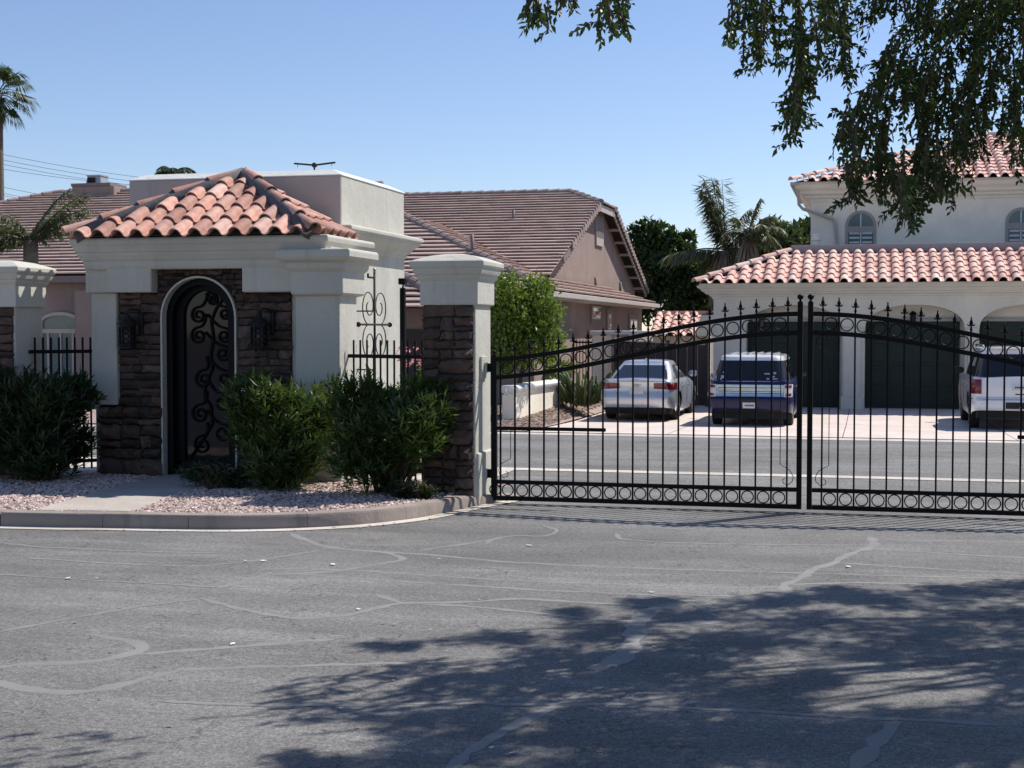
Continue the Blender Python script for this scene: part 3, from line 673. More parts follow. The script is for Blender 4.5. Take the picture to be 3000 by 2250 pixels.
# ------------------------------------------------------------------ driveway gate leaves
GY, GS = 15.8, .1705
FIN = MB().lathe([(.010,0),(.009,.02),(.016,.035),(.010,.05),(.008,.075),(.019,.095),(.021,.11),(.012,.13),(.006,.15),(.009,.157),(.003,.175)], 8).mesh('finial', M['iron'], smooth=True)
LEAFM = MB(); 
for sg in (-1, 1): LEAFM.tube([(sg*.004,0,.085),(sg*.022,0,.078),(sg*.034,0,.086),(sg*.040,0,.098)], [.010,.009,.007,.002], 5)
FLEAF = LEAFM.mesh('finial_leaf', M['iron'], smooth=True)
TOPT = [(0,1.645),(.5,1.70),(1.0,1.78),(1.5,1.885),(2.0,1.99),(2.4,2.07),(2.8,2.13),(3.15,2.165),(3.48,2.175)]
def gate_leaf(xh, sgn, label, nhide):
    G = thing('driveway_gate', label, 'gate', (xh, GY, 0), 'leaves of the driveway gate')
    def X(u): return xh + sgn*u
    W_ = 3.505
    def top(u): return interp(TOPT, u)
    # smooth the table
    def tops(u): return sum(top(u + d) for d in (-.25, -.12, 0, .12, .25)) / 5
    def stile(u, w_, z1):
        MB().box(X(u) - w_/2, X(u) + w_/2, GY - .03, GY + .03, .035, z1).build('stile', M['iron'], G, bevel=.004)
    stile(.03, .065, 1.70); stile(W_ - .03, .056, 2.30)
    MB().lathe([(.022,0),(.012,.012),(.012,.02),(.032,.04),(.036,.055),(.028,.075),(.004,.085)], 12, (X(W_-.03), GY, 2.30)).build('ball_finial', M['iron'], G, smooth=True)
    MB().lathe([(.02,0),(.010,.012),(.026,.035),(.02,.055),(.004,.062)], 10, (X(.03), GY, 1.70)).build('ball_finial', M['iron'], G, smooth=True)
    us = [.06 + (W_ - .12)*i/40 for i in range(41)]
    for dz in (0, -.205):
        rg = []
        for u in us:
            z = tops(u) + dz; rg.append([(X(u),GY-.022,z-.028),(X(u),GY+.022,z-.028),(X(u),GY+.022,z+.022),(X(u),GY-.022,z+.022)])
        MB().rings(rg).build('arched_rail', M['iron'], G, sharp=30)
    MB().box(min(X(.06),X(W_-.06)), max(X(.06),X(W_-.06)), GY-.025, GY+.025, .035, .085).build('bottom_rail', M['iron'], G, bevel=.004)
    MB().box(min(X(.06),X(W_-.06)), max(X(.06),X(W_-.06)), GY-.022, GY+.022, .225, .27).build('lower_rail', M['iron'], G, bevel=.004)
    MB().box(min(X(.06),X(1.33)), max(X(.06),X(1.33)), GY-.02, GY+.02, .845, .885).build('operator_rail', M['iron'], G, bevel=.004)
    us2 = [.105 + GS*i for i in range(20)]
    for i, u in enumerate(us2):
        if u > W_ - .1: break
        z1 = tops(u) + .012
        p = MB().box(X(u)-.0095, X(u)+.0095, GY-.0095, GY+.0095, .08, z1).build('picket', M['iron'], G)
        if i > 0 or True:
            f = put('finial', FIN, p, Matrix.Translation((X(u), GY, z1)) @ Matrix.Rotation(ru(-.03,.03), 4, 'Y'))
            put('finial_leaf', FLEAF, p, Matrix.Translation((X(u), GY, z1)))
        if u + GS < W_ - .04:
            um = u + GS/2
            put('ring', ring_mesh(.066, .0075), G, Matrix.Translation((X(um), GY, tops(um) - .1055)))
            put('ring', ring_mesh(.064, .0075), G, Matrix.Translation((X(um), GY, .155)))
    put('ring', ring_mesh(.064, .0075), G, Matrix.Translation((X(.04), GY, .155)))
    # thin scroll rods beside the stiles
    for u, d in ((W_ - .08, -1), (.07, 1)):
        uu = u + d*.155; zb_ = .52; zt_ = 1.72 if d < 0 else .84
        def sc(z, up): return [(X(uu), GY, z), (X(u + d*.05), GY, z - up*.06), (X(u + d*.012), GY, z - up*.13), (X(u + d*.02), GY, z - up*.18), (X(u + d*.07), GY, z - up*.225), (X(u + d*.12), GY, z - up*.205), (X(u + d*.125), GY, z - up*.165), (X(u + d*.10), GY, z - up*.15)]
        pts = sc(zb_, 1)[::-1] + (sc(zt_, -1) if d < 0 else [(X(uu), GY, zt_)])
        MB().tube(pts, .0045, 5).build('scroll_rod', M['iron'], G, smooth=True)
    # hinges
    for z in (.34, 1.56):
        MB().box(min(X(-.05),X(.0)), max(X(-.05),X(.0)), GY-.018, GY+.018, z-.05, z+.05).build('hinge_arm', M['iron'], G)
        MB().tube([(X(-.065), GY-.03, z-.06), (X(-.065), GY-.03, z+.06)], .022, 10).build('hinge_barrel', M['steel'], G, sharp=40)
    return G
gate_leaf(-4.18, 1, 'left leaf of the black arched iron driveway gate, hung on the stone pillar', 0)
gate_leaf(2.881, -1, 'right leaf of the black arched iron driveway gate, running out of frame at the right', 0)
hp = [o for o in COL.objects if o.name == 'gate_pillar'][0]
for z in (.34, 1.56):
    MB().box(-4.27, -4.243, 15.60, 15.86, z - .12, z + .13).build('hinge_plate', M['stucco_cap'] if z > 2 else M['stucco'], hp, bevel=.004)

# ------------------------------------------------------------------ brown-roofed house behind
bh = thing('house', 'single-storey house with brown-pink flat tile roof behind the gatehouse', 'house', (-18, 41, -.25))
def flat_slope(name, parent, O, U, V, vlen, ulim, expo=.34, tw=.34):
    O, U, V = Vector(O), Vector(U).normalized(), Vector(V).normalized(); N = U.cross(V); mb = MB(); n = int(vlen / expo)
    for i in range(n):
        v0 = i * vlen / n; a, b = ulim(v0 + expo*.5); u = a - (tw/2 if i % 2 else 0)
        while u < b - .02:
            u0, u1 = max(a, u), min(b, u + tw)
            if u1 - u0 > .03:
                j = ru(-.005, .005); hh = .080 + ru(0, .008); g = .002
                def p(uu, vv, nn): return O + U*uu + V*vv + N*nn
                w0, w1 = u0 + g, u1 - g
                mb.add([p(w0,v0+j-.03,hh-.045),p(w1,v0+j-.03,hh-.045),p(w1,v0+j-.03,hh),p(w0,v0+j-.03,hh),p(w0,v0+expo+.03,.008),p(w1,v0+expo+.03,.008)],
                       [(0,1,2,3),(3,2,5,4),(0,3,4),(1,5,2)])
            u += tw
    return mb.build(name, M['rooftile'], parent, fix=False, kind='stuff')
ANG0 = angcap_mesh('ridge_cap', .13, .075, .46, M['ridgecap'])
P1 = .35; RY, EYh, EZh = 50.0, 40.5, 3.55; RZ = EZh + P1*(RY - EYh); GX = -9.4; OX = -8.95
c1 = math.hypot(1, P1); Vm = Vector((0, 1, P1))/c1; Lm = (RY - EYh)*c1
XL = -38.0; XM = -16.0; XN = -20.0; DYL = 4.0
def lim_front(v):
    y = v / c1; right = OX if y < RY - EYh - 1.5 else OX - (y - (RY - EYh - 1.5)) * .9
    return (XN - XL, right - XL)
deck = MB().add([(XN,EYh,EZh),(OX,EYh,EZh),(OX,RY-1.5,RZ-1.5*P1),(OX-1.35,RY,RZ),(XN,RY,RZ),(XN,RY+9.5,EZh),(OX,RY+9.5,EZh),(OX,RY+1.5,RZ-1.5*P1)],
   [(0,1,2,3,4),(4,3,7,6,5),(3,2,7)]).build('roof_deck', M['mortar'], bh)
MB().add([(XL,EYh-DYL,EZh),(XM,EYh-DYL,EZh),(XM,RY-DYL,RZ),(XL+9.5,RY-DYL,RZ),(XL,RY-DYL+9.5,EZh),(XM,RY-DYL+9.5,EZh)], [(0,1,2,3),(3,2,5,4),(0,3,4)]).build('roof_deck', M['mortar'], bh)
flat_slope('left_roof_tiles', bh, (XL, EYh - DYL, EZh + .01), (1,0,0), Vm, Lm, lambda v: (v / c1, XM - XL))
hip_caps(bh, ANG0, (XM, RY - DYL, RZ + .02), (XL + 9.5, RY - DYL, RZ + .02), .40, 'ridge_cap', .03)
hip_caps(bh, ANG0, (XL, EYh - DYL, EZh), (XL + 9.5, RY - DYL, RZ), .40, 'ridge_cap', .04)
flat_slope('front_roof_tiles', bh, (XL, EYh, EZh + .01), (1,0,0), Vm, Lm, lim_front)
flat_slope('clipped_gable_tiles', bh, (OX, RY - 1.5, RZ - 1.5*P1 + .01), (0,1,0), Vector((-1.35,0,1.5*P1)).normalized(), math.hypot(1.35,1.5*P1), lambda v: (1.5*v/1.45, 3 - 1.5*v/1.45))
ANG = angcap_mesh('ridge_cap', .13, .075, .46, M['ridgecap'])
hip_caps(bh, ANG, (OX - 1.35, RY, RZ + .02), (XN, RY, RZ + .02), .40, 'ridge_cap', .03)
hip_caps(bh, ANG, (OX, RY - 1.5, RZ - 1.5*P1), (OX - 1.35, RY, RZ), .36, 'ridge_cap', .04)
hip_caps(bh, ANG, (OX, RY + 1.5, RZ - 1.5*P1), (OX - 1.35, RY, RZ), .36, 'ridge_cap', .04)
# rake edge tiles standing along both verges of the gable
for sg in (-1, 1):
    n = 24
    for i in range(n):
        t = i / n; y = RY + sg*lerp(9.3, 1.5, t); z = EZh + P1*(9.5 - abs(y - RY))
        if sg < 0 and y < 43.4: continue
        MB().box(OX - .02, OX + .035, y - .02, y + .34, z - .10, z + .11).build('rake_tile', M['ridgecap'], bh)
# gable wall, rafter board, vent
gw = [(RY - 7.6, 2.9), (RY - 7.6, EZh + P1*1.75), (RY - 1.5, RZ - 1.5*P1 - .12), (RY + 1.5, RZ - 1.5*P1 - .12), (RY + 8.9, EZh + .1), (RY + 8.9, -.25), (RY - 7.6, -.25)]
MB().extr(gw, 'X', GX - .2, GX).build('gable_wall', M['stucco_brown'], bh)
MB().bar((OX - .06, RY - 7.4, EZh + P1*2.1 - .17), (OX - .06, RY - 1.5, RZ - 1.5*P1 - .17), .05, .16).build('barge_board', M['trim_brown'], bh)
MB().bar((OX - .06, RY + 9.4, EZh - .13), (OX - .06, RY + 1.5, RZ - 1.5*P1 - .17), .05, .16).build('barge_board', M['trim_brown'], bh)
MB().bar((OX - .06, RY - 1.5, RZ - 1.5*P1 - .12), (OX - .06, RY + 1.5, RZ - 1.5*P1 - .12), .05, .26).build('barge_board', M['gutter'], bh)
for i in range(6):
    y = RY + 2.6 + i*1.15; z = EZh + P1*(9.5 - (y - RY)) - .22; MB().box(GX, OX - .05, y, y + .1, z - .09, z).build('rafter_end', M['gutter'], bh)
v0, v1 = PX(1744, 615, GX), PX(1762, 700, GX)
vn = MB().box(GX + .005, GX + .07, v0.y - .06, v1.y + .10, v1.z - .30, v0.z).build('gable_vent', M['gutter'], bh, bevel=.01)
for i in range(12):
    z = lerp(v1.z + .02, v0.z - .12, i/11); MB().box(GX + .05, GX + .085, v0.y + .02, v1.y + .02, z, z + .05).build('vent_slat', M['trim_brown'], vn)
# front wing with hip and long lean-to slope facing the driveway
P2 = .42; WX, WY, WZ = -8.0, 36.0, 3.0; c2 = math.hypot(1, P2); RW = 6.0
Vs = Vector((-1, 0, P2))/c2
def lim_side(v):
    rn = v / c2; x = WX - rn; z = WZ + P2*rn
    if x > GX: return (rn, 19.5 - 3.6*rn)
    return (rn, max(rn, EYh + (z - EZh)/P1 - WY + .1))
tabs = [0, 1.38, 1.42, 3, 4.5, RW]
dk = MB(); 
dk.add([(WX, WY, WZ), (WX, WY+19.5, WZ), (GX, WY+14.5, WZ+1.4*P2), (GX, WY+6.5+1.0, WZ+1.4*P2), (WX-RW, 46.1, WZ+RW*P2), (WX-RW, WY+RW, WZ+RW*P2)], [(0,1,2,3,4,5)])
dk.add([(WX, WY, WZ), (WX-RW, WY+RW, WZ+RW*P2), (WX-2*RW, WY, WZ), (WX-2*RW, WY-1.1, WZ-1.1*P2), (WX-2.2, WY-1.1, WZ-1.1*P2), (WX-2.2, WY, WZ)], [(0,1,2,3,4,5)])
dk.add([(WX-RW, WY+RW, WZ+RW*P2), (WX-RW, 46.1, WZ+RW*P2), (WX-2*RW, 41, WZ), (WX-2*RW, WY, WZ)], [(0,1,2,3)])
dk.build('wing_roof_deck', M['mortar'], bh, fix=False)
flat_slope('side_roof_tiles', bh, (WX, WY, WZ + .01), (0,1,0), Vs, RW*c2, lim_side)
Vw = Vector((0, 1, P2))/c2
flat_slope('wing_front_tiles', bh, (WX - 2*RW, WY, WZ + .01), (1,0,0), Vw, RW*c2, lambda v: (v/c2, 2*RW - v/c2))
flat_slope('porch_tiles', bh, (WX - 2*RW, WY - 1.1, WZ - 1.1*P2 + .01), (1,0,0), Vw, 1.1*c2, lambda v: (0, 2*RW - 2.2))
hip_caps(bh, ANG, (WX, WY, WZ), (WX - RW, WY + RW, WZ + RW*P2), .40, 'ridge_cap', .05)
hip_caps(bh, ANG, (WX - 2.2, WY - 1.1, WZ - 1.1*P2), (WX - 4.2, WY + .9, WZ + .9*P2), .40, 'ridge_cap', .10)
MB().box(WX - .02, WX + .12, WY - .1, WY + 19.6, WZ - .16, WZ - .01).build('gutter', M['gutter'], bh, bevel=.02)
MB().box(WX - .5, WX - .02, WY, WY + 19.4, WZ - .20, WZ - .13).build('soffit', M['gutter'], bh)
MB().box(WX - 2*RW, WX, WY - .05, WY - .01, WZ - .16, WZ - .02).build('fascia', M['trim_brown'], bh)
SW = WX - .5
MB().box(-22, SW, WY + .5, WY + .7, -.3, WZ + .1).build('front_wall', M['stucco_brown'], bh)
MB().box(SW - .2, SW, WY + .7, WY + 19, -.3, WZ - .1).build('side_wall', M['stucco_brown'], bh)
MB().box(XL + .5, XM, EYh - DYL + .5, EYh - DYL + .7, -.3, EZh + .05).build('main_wall', M['stucco_brown'], bh)
MB().box(XL, XM, EYh - DYL - .05, EYh - DYL, EZh - .20, EZh - .02).build('main_fascia', M['trim_brown'], bh)
MB().box(XL, XM, EYh - DYL, EYh - DYL + .5, EZh - .22, EZh - .16).build('main_soffit', M['trim_brown'], bh)
g0, g1 = PY(1190, 965, WY + .48), PY(1330, 1000, WY + .48)
MB().box(g0.x - 3, g1.x + .6, WY + .42, WY + .50, -.2, g0.z).build('garage_door', M['darkwood'], bh)
# small windows in the side wall
for (xa, ya, xb, yb, big) in ((1732, 902, 1752, 930, 1), (1778, 925, 1784, 960, 0), (1842, 940, 1860, 985, 1)):
    a, b = PX(xa, ya, SW), PX(xb, yb, SW); y0, y1 = sorted((a.y, b.y)); z0, z1 = sorted((a.z, b.z))
    f = MB().box(SW - .03, SW + .05, y0 - .22, y1 + .5, z0 - .22, z1 + .25).build('window', M['trim_brown'], bh, bevel=.01)
    MB().box(SW + .05, SW + .075, y0 - .06, y1 + .06, z0 - .06, z1 + .06).build('frame', M['shutter'], f)
    MB().box(SW + .07, SW + .082, y0, y1, z0, z1).build('pane', M['glassdark'], f)
# arched window at the left
EYw = EYh - DYL
a, b = PY(118, 985, EYw + .45), PY(240, 1100, EYw + .45); cxw = (a.x + b.x)/2; hwd = (b.x - a.x)/2; zt = PY(180, 914, EYw + .45).z; zs = PY(180, 945, EYw + .45).z
f = MB().rings([[(u,EYw+.40,v),(u,EYw+.52,v),(u2,EYw+.52,v2),(u2,EYw+.40,v2)] for (u, v), (u2, v2) in zip(archpoly(cxw, hwd, .2, zs, squash=(zt-zs)/hwd), archpoly(cxw, hwd-.10, .2, zs, squash=(zt-zs-.1)/(hwd-.1)))]).build('arched_window', M['gutter'], bh)
MB().extr(archpoly(cxw, hwd - .09, .2, zs, squash=(zt-zs-.1)/(hwd-.1)), 'Y', EYw + .455, EYw + .47).build('pane', M['glassblue'], f)
zt2 = PY(180, 970, EYw + .45).z
MB().box(cxw - hwd + .09, cxw + hwd - .09, EYw + .41, EYw + .45, zt2 - .06, zt2 + .06).build('transom', M['gutter'], f)
for k in (-.5, 0, .5): MB().box(cxw + k*hwd*1.2 - .03, cxw + k*hwd*1.2 + .03, EYw + .42, EYw + .45, .2, zt2 - .06).build('mullion', M['gutter'], f)
for i in range(14):
    z = lerp(.4, zt2 - .15, i/13); MB().box(cxw - .1, cxw + hwd - .15, EYw + .48, EYw + .50, z, z + .07).build('blind_slat', M['shutter'], f)
# chimney and pipes
RYc = RY - DYL; q0, q1 = PY(224, 560, RYc - .3), PY(346, 530, RYc - .3)
zc = PY(280, 546, RYc - .6).z
ch = MB().box(q0.x, q1.x, RYc - .6, RYc + .6, RZ - .5, zc).build('chimney', M['stucco_brown'], bh, bevel=.02)
MB().mould(q0.x + .03, q1.x - .2, RYc - .55, RYc + .5, [(.03,zc),(.06,zc+.03),(.06,zc+.12),(0,zc+.13)]).build('chimney_crown', M['trim_brown'], ch)
xc = PY(286, 520, RYc).x
MB().mould(xc - .25, xc + .25, RYc - .25, RYc + .25, [(.05,zc+.13),(.0,zc+.40),(.03,zc+.40),(.03,zc+.45)]).build('spark_arrestor', M['steel'], ch)
MB().box(xc - .22, xc + .06, RYc - .335, RYc - .30, zc + .16, zc + .35).build('flue_opening', M['mortar'], ch)
for px, py, pl in ((1504, 618, 'm'), (1383, 686, 's'), (1745, 830, 's'), (1817, 845, 's')):
    if pl == 'm': 
        y = 46.5; q = PY(px, py, y); z = EZh + P1*(y - EYh)
    else:
        x = -9.0 if px > 1500 else -10.8; q = PX(px, py, x); y = q.y; z = WZ + P2*(WX - x)
    MB().tube([(q.x, y, z - .1), (q.x, y, max(z + .35, q.z))], .05, 8).build('vent_pipe', M['trim_brown'], bh, smooth=True)

# ------------------------------------------------------------------ two-storey house with three garage doors
th = thing('two_storey_house', 'two-storey cream stucco house with terracotta S-tile roofs and a three-door garage', 'house', (2, 41.2, -.25))
FY = 41.2; GXL = -4.29
bays = [(-3.34, -.78), (-.03, 2.53), (3.03, 5.6), (6.1, 8.7)]
def earch(x0, x1, z0, zs, zt, n=18):
    cx, rx = (x0+x1)/2, (x1-x0)/2
    return [(x0, z0)] + [(cx - rx*math.cos(math.pi*k/n), zs + (zt-zs)*math.sin(math.pi*k/n)**.8) for k in range(n+1)] + [(x1, z0)]
wl = [(GXL, -.3)]
for a, b in bays: wl += earch(a - .02, b + .10, -.3, 2.0, 2.69)
wl += [(14, -.3), (14, 3.0), (GXL, 3.0)]
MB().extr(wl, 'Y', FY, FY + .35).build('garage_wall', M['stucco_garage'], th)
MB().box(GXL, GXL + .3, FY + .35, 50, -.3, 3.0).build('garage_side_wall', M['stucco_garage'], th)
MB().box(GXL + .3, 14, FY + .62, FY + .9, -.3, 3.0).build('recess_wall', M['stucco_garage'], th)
for a, b in bays[:3]:
    g = MB().box(a, b, FY + .56, FY + .618, -.25, 2.22).build('garage_door', M['greendoor'], th)
    for r_ in range(4):
        z0 = -.25 + r_*.617; MB().box(a, b, FY + .545, FY + .562, z0 + .006, z0 + .611).build('panel', M['greendoor'], g, bevel=.006)
        for k in range(4):
            x0 = a + .08 + k*(b - a - .1)/4; MB().box(x0, x0 + (b-a)/4 - .12, FY + .53, FY + .547, z0 + .10, z0 + .52).build('raised_panel', M['greendoor'], g, bevel=.01)
    MB().box(a - .10, b + .1, FY + .50, FY + .60, 2.225, 2.30).build('lintel', M['taupe_trim'], th)
for x0, x1 in ((-.70, -.10), (2.66, 3.0)):
    MB().box(x0 + .06, x1 - .06, FY - .09, FY - .003, .12, 1.95).build('pilaster', M['stucco_garage'], th, bevel=.01)
    MB().box(x0, x1, FY - .16, FY - .003, -.28, .12).build('pilaster_base', M['stucco_garage'], th, bevel=.015)
    MB().box(x0 + .02, x1 - .02, FY - .12, FY - .003, 1.951, 2.03).build('pilaster_cap', M['stucco_garage'], th, bevel=.01)
for px, py in ((2675, 928), (2232, 935)):
    q = PY(px, py, FY + .45); L = put('wall_lamp', None, th, Matrix.Translation(q))
    MB().lathe([(.02,.16),(.10,.10),(.13,.07),(.09,.06)], 10, q).build('lamp_cap', M['iron'], L)
    MB().lathe([(.05,-.25),(.075,-.22),(.085,.06),(.06,.07)], 10, q).build('lamp_glass', M['glassdark'], L)
    MB().bar(q + Vector((0,0,-.1)), q + Vector((0,.17,-.1)), .05, .05).build('lamp_arm', M['iron'], L)
prof = [(0,2.86),(.03,2.87),(.05,2.93),(.10,2.95),(.12,2.99),(.22,3.02),(.24,3.06),(.30,3.08),(.36,3.16),(.42,3.18),(.44,3.24),(.40,3.26)]
MB().mould(GXL, 14, FY, 50, prof).build('garage_cornice', M['stucco_garage'], th)
ST = stile_mesh('roof_tile', .35, .115, .56, M['terracotta_far'], .02); HT = cap_mesh('hip_tile', .12, .58, M['terracotta_far'], .02)
def tile_roof(X0, X1, Y0, Z0, Y1, pitch, ncol, expo, hipx=True):
    cc = math.hypot(1, pitch); V = Vector((0, 1, pitch))/cc; L = (Y1 - Y0)*cc
    bed = [(X0, Y0, Z0), (X1, Y0, Z0), (X1, Y1, Z0 + pitch*(Y1-Y0)), (X0 + (Y1-Y0), Y1, Z0 + pitch*(Y1-Y0)), (X0, Y1 + 4, Z0)]
    MB().add(bed, [(0,1,2,3),(0,3,4)]).build('roof_bed', M['mortar'], th, fix=False)
    n = slope_tiles(th, ST, Vector((X0, Y0, Z0)) - V*.06, (1,0,0), V, ncol, .35, expo, .56, lambda u: min(L, u*cc) + .02, umin=.08, jit=.01)
    MB().box(X0 + .04, X1, Y0 + .05, Y0 + .7, Z0 - .07, Z0 + .012).build('eave_board', M['stucco_garage'], th)
    a = Vector((X0, Y0, Z0)); b = Vector((X0 + (Y1-Y0), Y1, Z0 + pitch*(Y1-Y0))); d = (b-a).normalized()
    hip_caps(th, HT, a - d*.1, b, .50, lift=.06); return n
tile_roof(-4.68, 14, 40.55, 3.30, 43.0, .392, 28, .46)
# left-hand slope of the garage roof
Vg = Vector((1, 0, .392)).normalized()
MB().box(-2.2, 14, 43.0, 43.12, 4.22, 4.49).build('roof_fascia', M['fascia'], th, bevel=.01)
MB().box(-2.2, 14, 43.12, 50, 4.20, 4.44).build('flat_roof', M['fascia'], th)
q = PY(2392, 708, 44); MB().lathe([(.10,0),(.10,.22),(.16,.23),(.16,.28),(.11,.30),(.11,.36),(.15,.37),(.12,.42),(.02,.44)], 12, (q.x, 43.6, 4.43)).build('roof_vent', M['stucco_beige'], th, sharp=40)
UY = 45.10; UX = PY(2375, 680, UY).x
# upper storey wall with two arched openings
wins = []
for xa, xb in ((2476, 2567), (2945, 3036)):
    a, b = PY(xa, 700, UY), PY(xb, 700, UY); wins.append((a.x, b.x))
ztop = PY(2520, 617, UY).z
MB().box(UX, 16, UY, 56, 4.3, 6.2).build('upper_wall', M['stucco_beige'], th)
MB().mould(UX, 16, UY, 56, [(0,5.92),(.03,5.94),(.06,6.01),(.14,6.05),(.17,6.11),(.28,6.16),(.32,6.24),(.42,6.31),(.47,6.37),(.52,6.45),(.48,6.47)]).build('upper_cornice', M['stucco_beige'], th)
for x0, x1 in wins:
    cx, r = (x0+x1)/2, (x1-x0)/2; zs = ztop - r
    oa, ia = archpoly(cx, r, 4.35, zs), archpoly(cx, r - .09, 4.35, zs)
    f = MB().rings([[(u,UY-.035,v),(u,UY+.02,v),(u2,UY+.02,v2),(u2,UY-.035,v2)] for (u, v), (u2, v2) in zip(oa, ia)]).build('arched_window', M['taupe_trim'], th)
    MB().extr(archpoly(cx, r - .085, 4.35, zs), 'Y', UY - .006, UY - .003).build('pane', M['glassblue'], f)
    MB().box(cx - r + .09, cx + r - .09, UY - .03, UY - .008, zs - .20, zs - .02).build('transom', M['taupe_trim'], f)
    MB().box(cx - .02, cx + .02, UY - .02, UY - .008, 4.35, zs + r - .1).build('mullion', M['shutter'], f)
    for i in range(5): MB().box(cx - r + .12, cx - .04, UY - .012, UY - .0065, 4.5 + i*.14, 4.56 + i*.14).build('louvre', M['shutter'], f)
    for i in range(5): MB().box(cx + .04, cx + r - .12, UY - .012, UY - .0065, 4.5 + i*.14, 4.56 + i*.14).build('louvre', M['shutter'], f)
UE = PY(2325, 535, 44.5).x
n = tile_roof(UE, 16, 44.5, 6.50, 50.65, .325, 24, .48)
MB().box(UE + 6.1, 16, 50.5, 50.8, 8.45, 8.62).build('ridge', M['terracotta_far'], th)
# gutter outlet and downspout
dq = [PY(x, y, yy) for x, y, yy in ((2325,555,44.65),(2338,562,44.65),(2341,600,44.7),(2352,612,44.75),(2440,642,45.02),(2447,655,45.02),(2453,718,45.02))]
MB().tube(dq, .055, 6).build('downspout', M['gutter'], th, sharp=40)
MB().box(UE - .1, UE + .1, 44.45, 51, 6.40, 6.50).build('gutter', M['gutter'], th)

# ------------------------------------------------------------------ walls and gates between the houses
lw = thing('low_wall', 'low curved white stucco garden wall with rounded cap beyond the gate', 'wall', (-8, 31.7, -.2))
a0 = PZ(1492, 1243, -.2); e0 = PZ(1640, 1190, -.1)
pa = [Vector((a0.x, a0.y, 0)), Vector((a0.x + .02, a0.y + 1.2, 0)), Vector((a0.x + .08, a0.y + 2.6, 0)), Vector((-7.83, 36.6, 0))]
zc = PY(1490, 1150, a0.y).z
def sweep(path, prof):
    rg = []
    for i, p in enumerate(path):
        d = (path[min(i+1, len(path)-1)] - path[max(i-1, 0)]).normalized(); n = Vector((d.y, -d.x, 0)); rg.append([(p.x + n.x*u, p.y + n.y*u, v) for u, v in prof])
    return rg
pw = [Vector((p.x, p.y, 0)) for p in smooth([(p.x, p.y) for p in pa], 5)]
MB().rings(sweep(pw, [(-.14,-.4),(.14,-.4),(.14,zc),(-.14,zc)])).build('wall_body', M['stucco_beige'], lw, bevel=.02)
MB().rings(sweep(pw, [(.16,zc-.02),(.22,zc+.03),(.23,zc+.1),(.17,zc+.16),(-.17,zc+.16),(-.23,zc+.1),(-.22,zc+.03),(-.16,zc-.02)])).build('wall_cap', M['stucco_cap'], lw, sharp=50)
MB().box(a0.x - .16, a0.x + .16, a0.y - .06, a0.y - .005, -.4, zc - .05).build('end_pier', M['stucco_beige'], lw, bevel=.02)
put('end_scroll', MB().tube(spiral((a0.x + .06, a0.y - .08, zc + .05), .03, .13, math.pi*.9, 1.1), .014, 5).mesh('end_scroll', M['stucco_beige'], smooth=True), lw)
sp = thing('stucco_post', 'tan stucco wall end with white cap left of the silver sedan', 'wall', (-8, 41, -.25))
a, b = PY(1735, 975, 41.5), PY(1792, 975, 41.5)
MB().box(a.x, b.x, 41.5, 42.1, -.3, a.z - .06).build('post_body', M['stucco_beige'], sp, bevel=.02)
MB().box(b.x, b.x + 1.5, 41.7, 41.9, -.3, a.z - .25).build('wall_run', M['stucco_beige'], sp, bevel=.02)
MB().box(a.x - .06, b.x + 1.55, 41.42, 42.15, a.z - .06, a.z + .06).build('post_cap', M['stucco_cap'], sp, bevel=.03)
sg_ = thing('side_gate', 'dark brown solid panel side gate behind the silver sedan', 'gate', (-6, 41.3, -.25))
a, b = PY(1800, 1000, 41.35), PY(2075, 1012, 41.35); n = 9
for i in range(n):
    x0, x1 = lerp(a.x, b.x, i/n), lerp(a.x, b.x, (i+1)/n); MB().box(x0 + .006, x1 - .006, 41.33, 41.37, -.2, lerp(a.z, b.z, i/n)).build('panel_board', M['darkwood'], sg_)
for x in (a.x + .04, lerp(a.x, b.x, .58), b.x - .04): MB().box(x - .04, x + .04, 41.28, 41.325, -.25, a.z + .04).build('gate_post', M['darkwood'], sg_)
MB().box(a.x, b.x, 41.29, 41.325, 0.0, .1).build('gate_rail', M['darkwood'], sg_)
vf = thing('view_fence', 'dark vertical-bar fence behind the cactus and the bright green bush', 'fence', (-10, 41.6, -.25))
a, b = PY(1440, 995, 41.6), PY(1735, 995, 41.6)
for i in range(34): x = lerp(a.x, b.x, i/33); MB().box(x - .012, x + .012, 41.59, 41.61, -.3, a.z).build('bar', M['iron'], vf)
for z in (.1, a.z - .1): MB().box(a.x, b.x, 41.585, 41.615, z, z + .05).build('rail', M['iron'], vf)
gr_ = thing('garden_roof', 'small low pink-tiled roof seen between the two houses', 'roof', (-6, 52, 1.5))
Yq = 52.0; a, b = PY(1902, 985, Yq), PY(2062, 985, Yq); zt = PY(1980, 920, Yq + 2).z
Vq = Vector((0, 2, zt - a.z)).normalized(); SM = stile_mesh('roof_tile', .34, .11, .52, M['terracotta_far'], .02)
MB().add([(a.x,Yq,a.z),(b.x+.3,Yq,a.z),(b.x+.3,Yq+2,zt),(a.x,Yq+2,zt)], [(0,1,2,3)]).build('roof_bed', M['roofmortar'], gr_, fix=False)
slope_tiles(gr_, SM, Vector((a.x, Yq, a.z)), (1,0,0), Vq, int((b.x - a.x)/.34), .34, .44, .52, lambda u: math.hypot(2, zt - a.z))
MB().box(a.x, b.x + .3, Yq + 2, Yq + 2.2, zt, zt + .12).build('ridge', M['terracotta_far'], gr_)
MB().box(a.x + .1, b.x + .2, Yq + .3, Yq + .5, -.3, a.z).build('wall', M['stucco_beige'], gr_)

